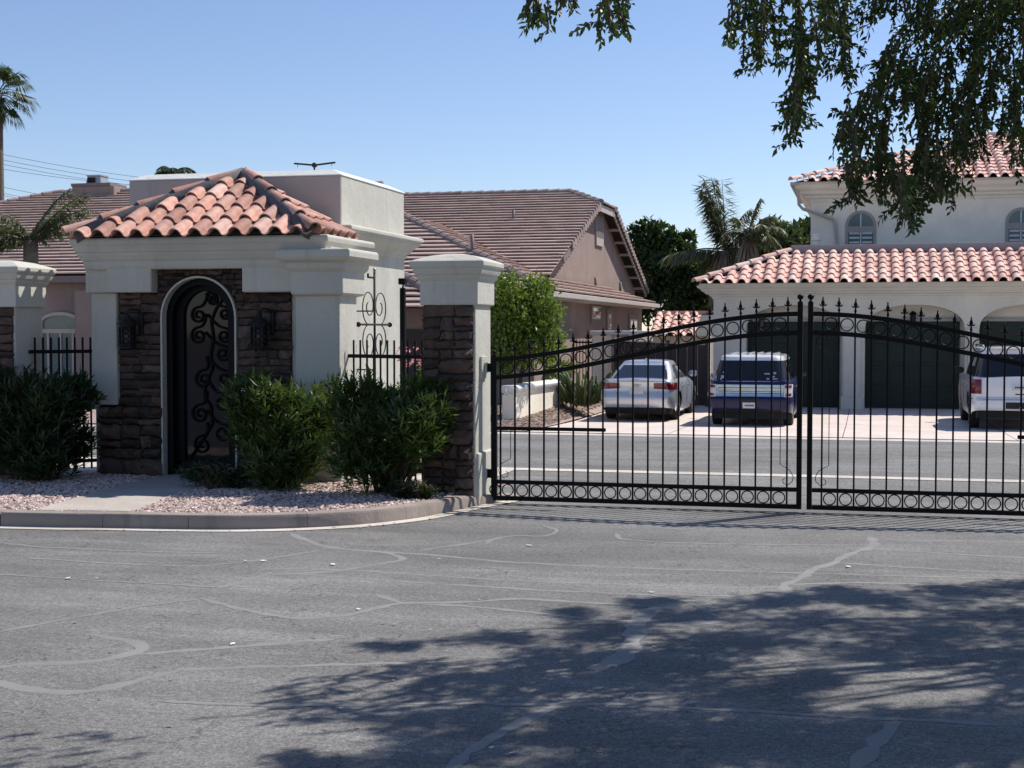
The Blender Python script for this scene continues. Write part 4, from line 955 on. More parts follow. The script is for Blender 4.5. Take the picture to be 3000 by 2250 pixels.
# ------------------------------------------------------------------ parked cars
def superpt(a, b, n, th):
    c, s_ = math.cos(th), math.sin(th)
    return a*math.copysign(abs(c)**(2/n), c), b*math.copysign(abs(s_)**(2/n), s_)
def car(label, loc, P, rz=0):
    T = thing('parked_car', label, 'car', loc, 'cars parked on the driveway', rz); MX = WM[T]
    Lc, Wh, zb = P['L'], P['W']/2, P['zb']; r, cc = .38, P.get('corner', .22)
    body, roofm = P['paint'], P['roofpaint']
    prof = P['prof']
    def wid(y):
        if y < r: k = (r - y)/r; return Wh - cc*(1 - math.sqrt(max(0, 1 - k*k)))
        if y > Lc - .6: k = (y - Lc + .6)/.6; return Wh - .30*(1 - math.sqrt(max(0, 1 - k*k)))
        return Wh
    def zbot(y):
        z = interp(P['under'], y)
        for yc in (P['yr'], P['yf']):
            d = abs(y - yc); Ra = P['R'] + .055
            if d < Ra: z = max(z, P['R'] + math.sqrt(Ra*Ra - d*d))
        return z
    def ztop(y): return interp(P['top'], y)
    def rearoff(z): return interp(P['rear'], z)
    ts = [0, .08, .18, .3, .42, .54, .66, .76, .85, .92, .97, 1]
    ys = sorted(set([0, .01, .03, .06, .1, .15, .21, .28, .36] + [.42 + i*(Lc - 1.0)/80 for i in range(81)] + [Lc - .5, Lc - .4, Lc - .3, Lc - .2, Lc - .12, Lc - .06, Lc - .02, Lc]))
    rings = []
    for y in ys:
        z0, z1 = zbot(y), ztop(y); R_ = []
        for t in ts:
            z = lerp(z0, z1, t); fz = (z - P['zb'])/(z1 - P['zb']); h = wid(y)*interp(prof, fz)
            yo = y + rearoff(z)*max(0, 1 - y/.8)
            R_.append((h, yo, z))
        cr = .035
        deck = [(R_[-1][0]*k, R_[-1][1], R_[-1][2] + cr*(1 - k*k)*(0.6 + .4*(1-k))) for k in (.9, .7, .4, 0)]
        half = R_ + deck
        rings.append(half + [(-x, yy, z) for x, yy, z in half[-2::-1]])
    mb = MB(); mb.rings(rings, cap=False, ringclosed=False)
    nring = len(rings[0]); nt_ = len(ts) + 3
    for end in (0, len(rings) - 1):
        base = end*nring
        for k in range(nt_ - 0):
            a_, b_ = base + k, base + k + 1; c_, d_ = base + nring - 2 - k, base + nring - 1 - k
            if a_ < c_: mb.f.append((a_, b_, c_, d_) if end else (d_, c_, b_, a_))
    mb.build('body', body, T, MX, sharp=32)
    def rear_pt(x, z, off):
        z1 = ztop(0); fz = (z - P['zb'])/(z1 - P['zb']); pf = interp(prof, fz); ax = abs(x)/pf; we = Wh - cc
        if ax <= we: y, nx, ny = 0, 0, -1
        else:
            q = min(1, 1 - (Wh - ax)/cc); k = math.sqrt(max(0, 1 - q*q)); y = r*(1 - k); nx = q; ny = -k
        y += rearoff(z)*max(0, 1 - y/.8)
        return (x + math.copysign(nx*off, x), y + ny*off, z)
    def patch(name, x0, x1, z0, z1, mat, off=.012, nx=8, nz=3, shape=None, parent=None):
        g = []
        for j in range(nz + 1):
            for i in range(nx + 1):
                x = lerp(x0, x1, i/nx); z = lerp(z0, z1, j/nz)
                if shape: x, z = shape(i/nx, j/nz)
                g.append((x, z))
        vs = [rear_pt(x, z, off) for x, z in g] + [rear_pt(x, z, -.02) for x, z in g]; m = nx + 1; fs = []; N_ = len(g)
        for j in range(nz):
            for i in range(nx): a_ = j*m + i; fs.append((a_, a_+1, a_+m+1, a_+m))
        edge = [i for i in range(m)] + [j*m + nx for j in range(1, nz+1)] + [nz*m + i for i in range(nx-1, -1, -1)] + [j*m for j in range(nz-1, 0, -1)]
        for i in range(len(edge)): a_, b_ = edge[i], edge[(i+1) % len(edge)]; fs.append((a_, b_, b_+N_, a_+N_))
        return MB().add(vs, fs).build(name, mat, parent or T, MX, sharp=40)
    # greenhouse
    G = P['gh']; nth = 96; lev = [0, .05, .2, .4, .6, .78, .86, .93, 1.0]
    mbs = {k: MB() for k in ('roof', 'rear_window', 'windshield', 'side_window', 'side_window_l', 'pillar')}
    RG = []
    for s_ in lev:
        y0 = lerp(G['r0'], G['r1'], s_**G.get('rp', 1)) ; y1 = lerp(G['f0'], G['f1'], s_**.95); hw = lerp(G['w0'], G['w1'], s_**1.25); z = lerp(G['z0'], G['z1'], s_)
        ring = []
        for k in range(nth):
            x, yy = superpt(hw, (y1 - y0)/2, 7, 2*math.pi*k/nth); ring.append(Vector((x, (y0+y1)/2 + yy, z)))
        RG.append(ring)
    y0, y1, hw = G['r1'], G['f1'], G['w1']
    for sc, dz in ((.975, .022), (.90, .042), (.7, .06), (.35, .072), (.02, .075)):
        RG.append([Vector((superpt(hw*sc, (y1-y0)/2*(sc*.25+.75 if sc > .3 else sc), 7, 2*math.pi*k/nth)[0], (y0+y1)/2 + superpt(hw*sc, (y1-y0)/2*(sc), 7, 2*math.pi*k/nth)[1], G['z1'] + dz)) for k in range(nth)])
    for i in range(len(RG) - 1):
        for k in range(nth):
            l = (k+1) % nth; q = [RG[i][k], RG[i][l], RG[i+1][l], RG[i+1][k]]; c_ = sum(q, Vector())/4; key = 'roof'
            if i < len(lev) - 1:
                s_ = (lev[i] + lev[i+1])/2; hw = lerp(G['w0'], G['w1'], s_**1.25); yr_ = lerp(G['r0'], G['r1'], s_); yf_ = lerp(G['f0'], G['f1'], s_)
                rearface = abs(c_.x) < hw - G.get('cp', .10) and c_.y < yr_ + .3; front = abs(c_.x) < hw - .08 and c_.y > yf_ - .3
                if lev[i] >= G.get('roofs', .86): key = 'roof'
                elif s_ < .05: key = 'roof' if not G.get('darkp') else 'pillar'
                elif rearface: key = 'rear_window'
                elif front: key = 'windshield'
                else:
                    key = 'side_window' if c_.x > 0 else 'side_window_l'
                    for p0, p1, sl in G['pillars']:
                        if p0 + sl*s_ < c_.y < p1 + sl*s_: key = 'pillar' if G.get('darkp') else 'roof'
                    if c_.y < yr_ + G.get('cw', .25) : key = 'pillar' if G.get('darkp') else 'roof'
                    if c_.y > yf_ - .12: key = 'roof' if not G.get('darkp') else 'pillar'
            mbs[key].add(q, [(0,1,2,3)])
    for k, nm, mt in (('roof','roof',roofm), ('rear_window','rear_window',M['glassdark']), ('windshield','windshield',M['glassdark']), ('side_window','side_window',M['glassdark']), ('side_window_l','side_window',M['glassdark']), ('pillar','pillar',M['blackgloss'])):
        if mbs[k].v:
            m_ = mbs[k]; me = m_.mesh(nm, mt); import bmesh
            bm = bmesh.new(); bm.from_mesh(me); bmesh.ops.remove_doubles(bm, verts=bm.verts, dist=1e-4); bm.to_mesh(me); bm.free()
            me.polygons.foreach_set('use_smooth', [True]*len(me.polygons)); me.set_sharp_from_angle(angle=R(38)); put(nm, me, T, MX)
    MB().box(-Wh*.86, Wh*.86, .25, Lc - .4, zb - .03, zb + .34).build('underbody', M['underbody'], T, MX)
    # wheels
    for yc in (P['yr'], P['yf']):
        for sg in (-1, 1):
            xo = sg*(Wh - .03); Rw = P['R']; Wl = put('wheel', None, T, MX @ Matrix.Translation((xo - sg*.11, yc, Rw)))
            MW = WM[Wl]
            MB().lathe([(Rw*.66,-.10),(Rw*.9,-.105),(Rw*.985,-.085),(Rw,-.05),(Rw,.05),(Rw*.985,.085),(Rw*.9,.105),(Rw*.66,.10)], 28, (0,0,0), 'X').build('tyre', M['tyre'], Wl, MW, sharp=40)
            MB().lathe([(.02,sg*.05),(Rw*.5,sg*.045),(Rw*.64,sg*.06),(Rw*.67,sg*.095),(Rw*.69,sg*.095),(Rw*.69,-sg*.06)], 28, (0,0,0), 'X').build('rim', M['underbody'], Wl, MW, sharp=40)
            sp = MB()
            for q in range(10):
                a_ = q*math.pi/5 + .2; sp.bar((sg*.075, .03*math.cos(a_), .03*math.sin(a_)), (sg*.085, Rw*.67*math.cos(a_), Rw*.67*math.sin(a_)), .028, .045, (1,0,0))
            sp.lathe([(Rw*.62,sg*.088),(Rw*.68,sg*.100),(Rw*.70,sg*.09)], 28, (0,0,0), 'X'); sp.build('spokes', M['alloy'], Wl, MW)
    # mirrors and handles
    for sg in (-1, 1):
        my = G['f0'] - .45; mz = G['z0'] + .10
        m_ = MB().rings([[(sg*(Wh*xx), my + yy*k, mz + zz*k*.085) for yy, zz in ((-.03,-1),(.06,-1),(.10,0),(.06,1),(-.03,1),(-.05,0))] for xx, k in ((.93,.4),(.98,.9),(1.10,1.0),(1.16,.7))]).build('side_mirror', P.get('mirror', body), T, MX, sharp=50)
        for hy in P['handles']:
            MB().box(sg*(Wh + .0) - .012, sg*(Wh + .0) + .022, hy, hy + .19, G['z0'] - .17, G['z0'] - .135).build('door_handle', P.get('handlemat', M['chrome']), T, MX, bevel=.006)
        for dy in P['doors']:
            MB().box(sg*Wh - .004, sg*Wh + .0025, dy, dy + .008, zb + .2, G['z0'] - .03).build('door_gap', M['underbody'], T, MX)
    return T, MX, patch, rear_pt
def plate(T, MX, patch, x0, x1, z0, z1):
    p = patch('licence_plate', x0, x1, z0, z1, M['plate'], .022, 2, 1)
    for i in range(5):
        a = lerp(x0 + .05, x1 - .09, i/4); patch('plate_mark', a, a + .035, z0 + .045, z1 - .045, M['platemark'], .025, 1, 1, parent=p)
# silver sedan
ps = dict(L=4.92, W=1.87, zb=.20, R=.335, yr=1.06, yf=3.97, paint=M['silver'], roofpaint=M['silver'],
  under=[(0,.34),(.25,.30),(.6,.22),(1.5,.19),(4.4,.19),(4.92,.25)],
  top=[(0,.99),(.12,1.01),(.5,1.02),(.9,1.01),(3.4,.99),(3.7,.97),(4.3,.88),(4.75,.76),(4.92,.62)],
  rear=[(.2,.14),(.34,.05),(.42,.012),(.55,0),(.62,.008),(.64,.05),(.75,.07),(.90,.065),(.97,.03),(1.0,.035),(1.02,.06)],
  prof=[(0,.93),(.12,.965),(.3,.992),(.5,1.0),(.68,.995),(.82,.975),(.93,.93),(1,.87)],
  gh=dict(r0=.42, r1=1.42, f0=3.72, f1=2.72, w0=.82, w1=.60, z0=.985, z1=1.40, cp=.12, cw=.42, roofs=.86, pillars=[(2.28,2.36,.0),(1.0,1.12,.5)]),
  handles=(1.75, 2.75), doors=(1.42, 2.42, 3.45), handlemat=M['silver'])
sx = -5.42
T, MX, patch, rp = car('silver four-door sedan seen from behind through the left gate leaf', (sx, 34.2, -.238), ps)
for sg in (-1, 1):
    def shp(u, v, sg=sg): return (sg*lerp(.42, .925, u), lerp(lerp(.80, .775, u), lerp(.93, .945, u), v))
    patch('tail_light', 0, 0, 0, 0, M['redlight'], .014, 12, 3, shp)
    def shp2(u, v, sg=sg): return (sg*lerp(.48, .82, u), lerp(.872, .880, v))
    patch('light_strip', 0, 0, 0, 0, M['redlight'], .018, 8, 1, shp2)
plate(T, MX, patch, -.17, .17, .665, .80)
patch('boot_seam', -.44, .44, .628, .636, M['underbody'], .004, 4, 1)
for sg in (-1, 1): patch('boot_seam', sg*.44, sg*.60, .0, .0, M['underbody'], .004, 4, 1, lambda u, v, sg=sg: (sg*(lerp(.44,.56,u) + (0.008 if v else 0)), lerp(.632,.775,u)))
patch('boot_lip', -.58, .58, .955, .965, M['chrome'], .004, 6, 1)
patch('diffuser', -.72, .72, .215, .335, M['underbody'], .016, 8, 2)
for sg in (-1, 1): MB().lathe([(.034,.03),(.036,0),(.045,0),(.045,.12)], 14, (sg*.56, .04, .29), 'Y').build('exhaust', M['iron_dull'], T, MX)
MB().rings([[(0 + x*k, 1.62 + y, z) for x, y in ((-.02,-.06),(.02,-.06),(.015,.08),(-.015,.08))] for k, z in ((1, 1.46), (.3, 1.515))]).build('roof_antenna', M['silver'], T, MX)
for q in range(4): put('badge_ring', MB().tube([(.033*math.cos(2*math.pi*i/14), 0, .033*math.sin(2*math.pi*i/14)) for i in range(14)], .005, 5, True).mesh('badge_ring', M['chrome']), T, MX @ Matrix.Translation((-.066 + q*.044, .045, .875)))
# blue wagon with white roof
pf = dict(L=5.12, W=1.93, zb=.22, R=.375, yr=1.02, yf=4.0, corner=.17, paint=M['blue'], roofpaint=M['whitepaint'],
  under=[(0,.36),(.3,.32),(.7,.24),(1.5,.21),(4.6,.21),(5.12,.28)],
  top=[(0,1.06),(.3,1.08),(3.6,1.06),(4.0,1.04),(4.8,.98),(5.0,.88),(5.12,.62)],
  rear=[(.2,.16),(.34,.06),(.42,.02),(.55,0),(.66,.0),(.68,.05),(.74,.075),(.95,.08),(1.06,.10)],
  prof=[(0,.95),(.12,.975),(.3,.995),(.5,1.0),(.68,.995),(.85,.975),(.95,.95),(1,.91)],
  gh=dict(r0=.13, r1=.42, f0=4.05, f1=3.15, w0=.875, w1=.735, z0=1.045, z1=1.60, cp=.07, cw=.08, darkp=True, roofs=.86, pillars=[(1.45,1.53,.05),(2.55,2.63,.0)]),
  handles=(1.75, 2.85), doors=(1.40, 2.5, 3.55), mirror=M['blackgloss'])
fx = -2.58
T, MX, patch, rp = car('blue station wagon with white roof and chrome tailgate band behind the gate', (fx, 32.72, -.238), pf)
patch('chrome_band', -.76, .76, .70, .975, M['chrome'], .014, 8, 4)
for z_ in (.775, .815, .90): patch('band_groove', -.72, .72, z_, z_ + .012, M['underbody'], .018, 6, 1)
for sg in (-1, 1):
    tl = patch('tail_light', sg*.765, sg*.935, .70, .985, M['clearlight'], .016, 6, 2)
    patch('red_lens', sg*.79, sg*.915, .905, .968, M['redlight'], .021, 5, 1, parent=tl)
    patch('red_lens', sg*.79, sg*.915, .718, .782, M['redlight'], .021, 5, 1, parent=tl)
patch('tailgate_handle', -.16, .16, .66, .695, M['underbody'], .03, 2, 1)
plate(T, MX, patch, -.155, .155, .44, .57)
patch('plate_recess', -.20, .20, .42, .66, M['underbody'], .004, 2, 1)
patch('bumper_trim', -.86, .86, .36, .40, M['underbody'], .008, 10, 1)
patch('window_trim', -.80, .80, 1.045, 1.058, M['chrome'], .01, 8, 1)
for sg in (-1, 1): MB().lathe([(.042,.03),(.044,0),(.055,0),(.055,.14)], 14, (sg*.66, .02, .33), 'Y').build('exhaust', M['iron_dull'], T, MX)
for i in range(6):
    x = -.5 + i*.2; MB().box(x - .03, x + .03, .75, 2.7, 1.655 + .018*(1-abs(x)), 1.676 + .018*(1-abs(x))).build('roof_rib', M['whitepaint'], T, MX, bevel=.008)
MB().tube([(-.1,.78,1.66),(-.13,.80,1.80)], .006, 5).build('aerial', M['underbody'], T, MX)
MB().lathe([(.03,0),(.03,.02),(.008,.04)], 8, (-.1,.78,1.66)).build('aerial_base', M['underbody'], T, MX)
gw_ = pf['gh']
def onwin(x, z): s_ = (z - gw_['z0'])/(gw_['z1'] - gw_['z0']); return lerp(gw_['r0'], gw_['r1'], s_) - .012
for x, z, a_, b_ in ((-.62,1.15,.09,.07),(-.60,1.25,.06,.03),(-.66,1.10,.03,.05),(.55,1.24,.06,.05),(.38,1.225,.12,.03),(.53,1.16,.05,.03),(.40,1.11,.06,.035),(.54,1.11,.14,.03)):
    y0_, y1_ = onwin(x, z - b_/2), onwin(x, z + b_/2)
    MB().add([(x-a_/2,y0_,z-b_/2),(x+a_/2,y0_,z-b_/2),(x+a_/2,y1_,z+b_/2),(x-a_/2,y1_,z+b_/2)], [(0,1,2,3)]).build('sticker', M['sticker'], T, MX, fix=False)
# white SUV
pu = dict(L=5.18, W=2.03, zb=.30, R=.40, yr=1.12, yf=4.05, corner=.2, paint=M['whitepaint'], roofpaint=M['whitepaint'],
  under=[(0,.46),(.3,.40),(.7,.32),(1.5,.30),(4.6,.30),(5.18,.36)],
  top=[(0,1.17),(.3,1.19),(3.6,1.17),(4.0,1.15),(4.8,1.08),(5.05,.98),(5.18,.7)],
  rear=[(.3,.14),(.46,.04),(.52,.0),(.68,0),(.70,.03),(.72,.10),(.95,.09),(1.17,.13)],
  prof=[(0,.95),(.12,.975),(.3,.99),(.5,1.0),(.7,.998),(.88,.98),(.96,.95),(1,.92)],
  gh=dict(r0=.17, r1=.45, f0=4.1, f1=3.35, w0=.92, w1=.77, z0=1.15, z1=1.78, cp=.10, cw=.06, roofs=.86, pillars=[(1.5,1.62,.05),(2.6,2.7,.0)]),
  handles=(1.85, 2.95), doors=(1.5, 2.6, 3.65), mirror=M['underbody'])
T, MX, patch, rp = car('white SUV seen from behind, cut by the right edge of the photo', (3.26, 32.75, -.238), pu)
for sg in (-1, 1):
    patch('tail_light', sg*.80, sg*.985, .82, 1.26 if False else 1.14, M['redlight'], .016, 6, 5)
patch('step_bumper', -.98, .98, .70, .725, M['underbody'], .006, 10, 1)
plate(T, MX, patch, -.155, .155, .90, 1.03)
patch('tailgate_badge', -.09, .09, .80, .825, M['underbody'], .012, 1, 1)
patch('tow_hitch', -.30, .16, .50, .64, M['underbody'], .03, 2, 1)
MB().tube([(0,-.10,.46),(0,-.10,.55)], [.03,.02], 10).build('tow_ball', M['chrome'], T, MX)
for sg in (-1, 1): MB().tube([(sg*.70,.8,1.84),(sg*.72,.9,1.88),(sg*.72,3.0,1.88),(sg*.70,3.15,1.84)], .02, 6).build('roof_rail', M['chrome'], T, MX, smooth=True)
MB().box(-.62, .62, .36, .60, 1.80, 1.835).build('spoiler', M['whitepaint'], T, MX, bevel=.012)

# ------------------------------------------------------------------ vegetation
class Leaves(MB):
    def leaf(s, p, d, n, L, W, fold=.25):
        d = d.normalized(); x = d.cross(n)
        if x.length < 1e-3: x = d.cross(Vector((.31, .52, .8)))
        x.normalize(); n2 = x.cross(d); m = p + d*(L*.45)
        b = len(s.v); s.v += [tuple(p), tuple(m + x*(W/2) + n2*(W*fold)), tuple(p + d*L), tuple(m - x*(W/2) + n2*(W*fold))]
        s.f += [(b, b+1, b+2), (b, b+2, b+3)]
def rvec():
    while True:
        v = Vector((ru(-1,1), ru(-1,1), ru(-1,1)))
        if .05 < v.length < 1: return v.normalized()
def oleander(label, c, rx, ry, z0, z1, ntip, mat, seed, LL=.145, grp=None, name='oleander_bush', low=.25):
    random.seed(seed); T = thing(name, label, 'bush', (c[0], c[1], .14), grp); lf = Leaves(); st = MB(); cz = (z0+z1)/2
    lumps = [(Vector((ru(-.6,.6)*rx, ru(-.6,.6)*ry, ru(-.45,.6)*(z1-z0)/2)), ru(.40,.60)) for _ in range(10)] + [(Vector((0,0,0)), .74)]
    tips = []
    while len(tips) < ntip:
        l, rr = random.choice(lumps); v = rvec(); k = ru(.35, 1.0)
        q = Vector((l.x + v.x*rx*rr*k, l.y + v.y*ry*rr*k, l.z + v.z*(z1-z0)/2*rr*k))
        if cz + q.z < z0 or cz + q.z > z1 or abs(q.x) > rx or abs(q.y) > ry: continue
        if (cz + q.z - z0)/(z1 - z0) < low and rnd() < .6: continue
        tips.append((q, v))
    for q, v in tips:
        p = Vector((c[0], c[1], cz)) + q; d = (Vector((q.x/rx, q.y/ry, .25))*.8 + UPZ*.75 + v*.35).normalized()
        for j in range(10):
            a = d.cross(rvec()).normalized(); dd = (d*ru(.3, 1.1) + a*ru(.4, .95)).normalized(); lf.leaf(p - d*ru(0, .16), dd, d, LL*ru(.6, 1.2), LL*.17*ru(.8, 1.3))
    for i in range(0, len(tips), max(1, len(tips)//60)):
        p = Vector((c[0], c[1], cz)) + tips[i][0]; b = Vector((c[0] + ru(-.25,.25)*rx, c[1] + ru(-.2,.2)*ry, .12)); m = b.lerp(p, .55) + Vector((0,0,.12)); st.tube([b, m, p], [.013,.009,.004], 5)
    lf.build('foliage', mat, T, fix=False); st.build('stems', M['bark'], T, smooth=True); return T
def atz(px, py, z=.15): return PZ(px, py, z)
q = PY(822, 1300, 15.5); oleander('rounded oleander bush right of the arched door', (q.x, 15.5), .82, .62, .12, 1.50, 2100, M['oleander'], 3, grp='oleander bushes', low=.04)
q = PY(1143, 1300, 15.2); oleander('full oleander bush in front of the short fence beside the gate pillar', (q.x, 15.2), .76, .57, .10, 1.50, 2100, M['oleander'], 4, grp='oleander bushes', low=.04)
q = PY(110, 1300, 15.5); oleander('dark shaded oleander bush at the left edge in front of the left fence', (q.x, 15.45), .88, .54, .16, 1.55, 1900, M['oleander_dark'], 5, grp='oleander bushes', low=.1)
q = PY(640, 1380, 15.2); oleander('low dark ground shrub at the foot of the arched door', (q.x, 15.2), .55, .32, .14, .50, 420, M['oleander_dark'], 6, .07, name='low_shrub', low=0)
q = PY(1215, 1440, 14.75); oleander('small scrubby shrub low on the gravel beside the gate pillar', (q.x, 14.8), .36, .22, .13, .36, 170, M['oleander_dark'], 16, .08, name='low_shrub', low=0)
# flowering shrub glimpsed behind the fence
fs = oleander('pink-flowering shrub glimpsed behind the fence beside the pillar', (PY(1212, 1100, 18).x, 18.0), .35, .35, .1, 1.75, 260, M['lime'], 7, .09, name='flowering_shrub')
fl = Leaves(); random.seed(8); cx = PY(1212, 1100, 18).x
for i in range(34):
    p = Vector((cx + ru(-.2,.25), 18 + ru(-.3,.2), ru(1.5,1.78)))
    for k in range(4): fl.leaf(p, rvec(), UPZ, .05, .045)
fl.build('flowers', M['flower'], fs, fix=False)
def crown(T, name, blobs, n, L, W, mat, seed, shell=.55, up=.2):
    random.seed(seed); lf = Leaves(); tot = sum(b[1][0]*b[1][1]*b[1][2] for b in blobs)**1
    wts = [(b[1][0]*b[1][1]*b[1][2])**.67 for b in blobs]; sw = sum(wts)
    for (c, r), w_ in zip(blobs, wts):
        c = Vector(c); m = int(n*w_/sw); sub = [(rvec(), ru(.25, .5)) for _ in range(14)]
        for i in range(m):
            if rnd() < .7:
                s0, rr = random.choice(sub); v = s0*.72 + rvec()*rr*ru(.5, 1)
            else: v = rvec()*ru(shell, 1)
            p = c + Vector((v.x*r[0], v.y*r[1], v.z*r[2])); d = (v*.6 + rvec() + UPZ*up).normalized()
            lf.leaf(p, d, (v + rvec()*.6), L*ru(.6, 1.3), W*ru(.7, 1.3))
    return lf.build(name, mat, T, fix=False)
def trunk(T, path, radii, mat, n=10): return MB().tube(path, radii, n).build('trunk', mat, T, smooth=True)
# bright green bush behind the gate pillar
q = PY(1540, 960, 33.5); z0 = zg(33.5)
T = thing('leafy_bush', 'large bright green bush between the gate pillar and the brown house', 'bush', (q.x, 33.5, z0))
bl = []
random.seed(21)
for px, py, rr in ((1480,860,.75),(1545,900,1.0),(1600,950,.7),(1520,960,1.0),(1470,940,.7),(1570,850,.5),(1450,860,.7),(1500,1020,.8),(1560,1010,.75),(1625,1000,.35),(1465,1040,.6)):
    p = PY(px, py, 33.5 + ru(-.5,.5)); bl.append((p, (rr*.85, rr*.9, rr*.8)))
crown(T, 'foliage', bl, 9000, .13, .07, M['lime'], 22, .3)
trunk(T, [(q.x - .2, 33.5, z0), (q.x - .15, 33.5, .7), (q.x, 33.5, 1.4)], [.07, .06, .04], M['bark'])
# cactus clump beyond the gate
q = PY(1702, 1185, 36.2); T = thing('cactus_clump', 'clump of spiny green cactus beside the silver sedan', 'cactus', (q.x, q.y, q.z)); random.seed(31); mb = MB()
for i in range(95):
    a = ru(0, 6.28); rr = ru(0, .45); b = Vector((q.x + rr*math.cos(a), q.y + rr*math.sin(a), q.z - .05 + ru(0,.2))); d = Vector((math.cos(a)*ru(.3,1.1), math.sin(a)*ru(.3,1.1), ru(.5,1.3))).normalized(); L = ru(.35,.8)
    m = b + d*L*.5; e = b + d*L + UPZ*ru(0,.2); mb.tube([b, m, e, e + (e-m).normalized()*.03], [.02,.045,.035,.008], 5)
mb.build('stems', M['cactus'], T, smooth=True)
q2 = PY(1590, 1075, 38); T = thing('garden_plant', 'light green leafy plant behind the low white wall', 'plant', (q2.x, 38, -.25))
crown(T, 'foliage', [(q2, (.9,.5,.35)), (PY(1560,1062,38), (.5,.4,.3))], 1500, .14, .07, M['lime'], 33)
trunk(T, [(q2.x, 38, -.2), (q2.x, 38, q2.z)], [.04,.02], M['bark'])
# background trees between the houses
def bg_tree(label, Y, blobs, n, L, mat, seed, base, name='tree'):
    T = thing(name, label, 'tree', (base, Y, -.4)); random.seed(seed); bl = []
    for px, py, rp in blobs:
        p = PY(px, py, Y + ru(-1.2, 1.2)); k = rp*Y/FPX; bl.append((p, (k, k, k)))
    crown(T, 'crown', bl, n, L, L*.5, mat, seed)
    top = max(bl, key=lambda b: b[0].z)[0]; trunk(T, [(base, Y, -.4), (base + .1, Y, 1.5), (top.x, Y, top.z)], [.28, .2, .06], M['bark']); return T
bg_tree('dark green dense tree rising behind the gable of the brown house', 66, [(1905,690,45),(1930,760,60),(1960,700,28),(1900,820,60),(1965,850,65),(1880,880,60),(1990,800,40),(2010,740,26),(1870,760,40),(2040,820,45),(2060,880,40),(2000,900,50),(2020,700,18),(1855,690,22)], 9000, .34, M['ficus'], 41, PY(1950,900,66).x)
bg_tree('olive green tree right of the palms against the sky', 72, [(2260,680,38),(2300,700,45),(2240,730,45),(2290,750,50),(2210,760,50),(2180,800,55),(2340,740,40),(2120,800,50),(2060,790,40)], 7000, .34, M['olive'], 42, PY(2260,800,72).x)
bg_tree('dark tree with ragged top touching the corner of the two-storey house', 78, [(2340,690,34),(2375,670,30),(2390,720,40),(2330,740,36),(2360,760,40),(2300,780,45)], 4500, .34, M['ficus'], 43, PY(2360,800,78).x)
# palms
def frond(lf, st, base, d, L, droop, leafL, n=64, dens=1, twist=0, wl=.035):
    d = d.normalized(); P = [base]; v = d.copy(); seg = L/10
    for i in range(10):
        v = (v + Vector((0,0,-droop*(.4 + i*.12)))).normalized(); P.append(P[-1] + v*seg)
    st.tube(P, [.03*(1 - i/11) + .006 for i in range(11)], 4)
    for i in range(n):
        t = .12 + .88*i/n; k = t*10; a = min(9, int(k)); p = P[a].lerp(P[a+1], k - a); tv = (P[a+1] - P[a]).normalized(); sd = tv.cross(UPZ)
        if sd.length < .05: sd = Vector((1,0,0))
        sd.normalize()
        for sg in (-1, 1):
            dd = (tv*ru(.4,.8) + sd*sg*ru(.5,1) + Vector((0,0,-ru(.3,1.1)))).normalized(); ll = leafL*(1 - .5*abs(t - .45))*ru(.7,1.2)
            lf.leaf(p, dd, UPZ + rvec()*.4, ll, wl*ru(.8,1.3), .15)
def queen_palm(label, base, topz, specs, seed, leafL, mat, trunkr, dead=0, lean=(0,0), wl=.035):
    random.seed(seed); T = thing('palm_tree', label, 'palm', base); b = Vector(base); top = Vector((b.x + lean[0], b.y + lean[1], topz)); lf = Leaves(); st = MB()
    for (dx, dy, dz, L, dr) in specs: frond(lf, st, top + Vector((0,0,ru(-.15,.1))), Vector((dx, dy, dz)), L, dr, leafL, wl=wl)
    lf.build('fronds', mat, T, fix=False); st.build('frond_stalks', mat, T)
    n = 8; pts = [b.lerp(top, i/n) for i in range(n+1)]; MB().tube(pts, [trunkr*(1.15 - .3*i/n)*ru(.92,1.08) for i in range(n+1)], 10).build('trunk', M['palmbark'], T, smooth=True)
    if dead:
        dl = Leaves()
        for i in range(dead):
            a = ru(0, 6.28); z = ru(topz - 3.0, topz - .1); p = Vector((top.x + trunkr*math.cos(a), top.y + trunkr*math.sin(a), z)); dl.leaf(p, Vector((math.cos(a)*.35, math.sin(a)*.35, -1)), Vector((math.cos(a), math.sin(a), .3)), ru(.5,1.1), ru(.04,.1))
        dl.build('dead_fronds', M['deadfrond'], T, fix=False)
    return T
def fan_specs(n, L, dz0, dz1, dr0, dr1, seed):
    random.seed(seed); return [(math.cos(2*math.pi*i/n + ru(-.3,.3)), math.sin(2*math.pi*i/n + ru(-.3,.3)), ru(dz0, dz1), L*ru(.75,1.15), ru(dr0, dr1)) for i in range(n)]
RTv = RT
def cam_dirs(lst):  # directions given as (right, up, depth) seen from the street
    out = []
    for r_, u_, d_, L, dr in lst: v = RT*r_ + D0*d_; out.append((v.x, v.y, u_, L, dr))
    return out
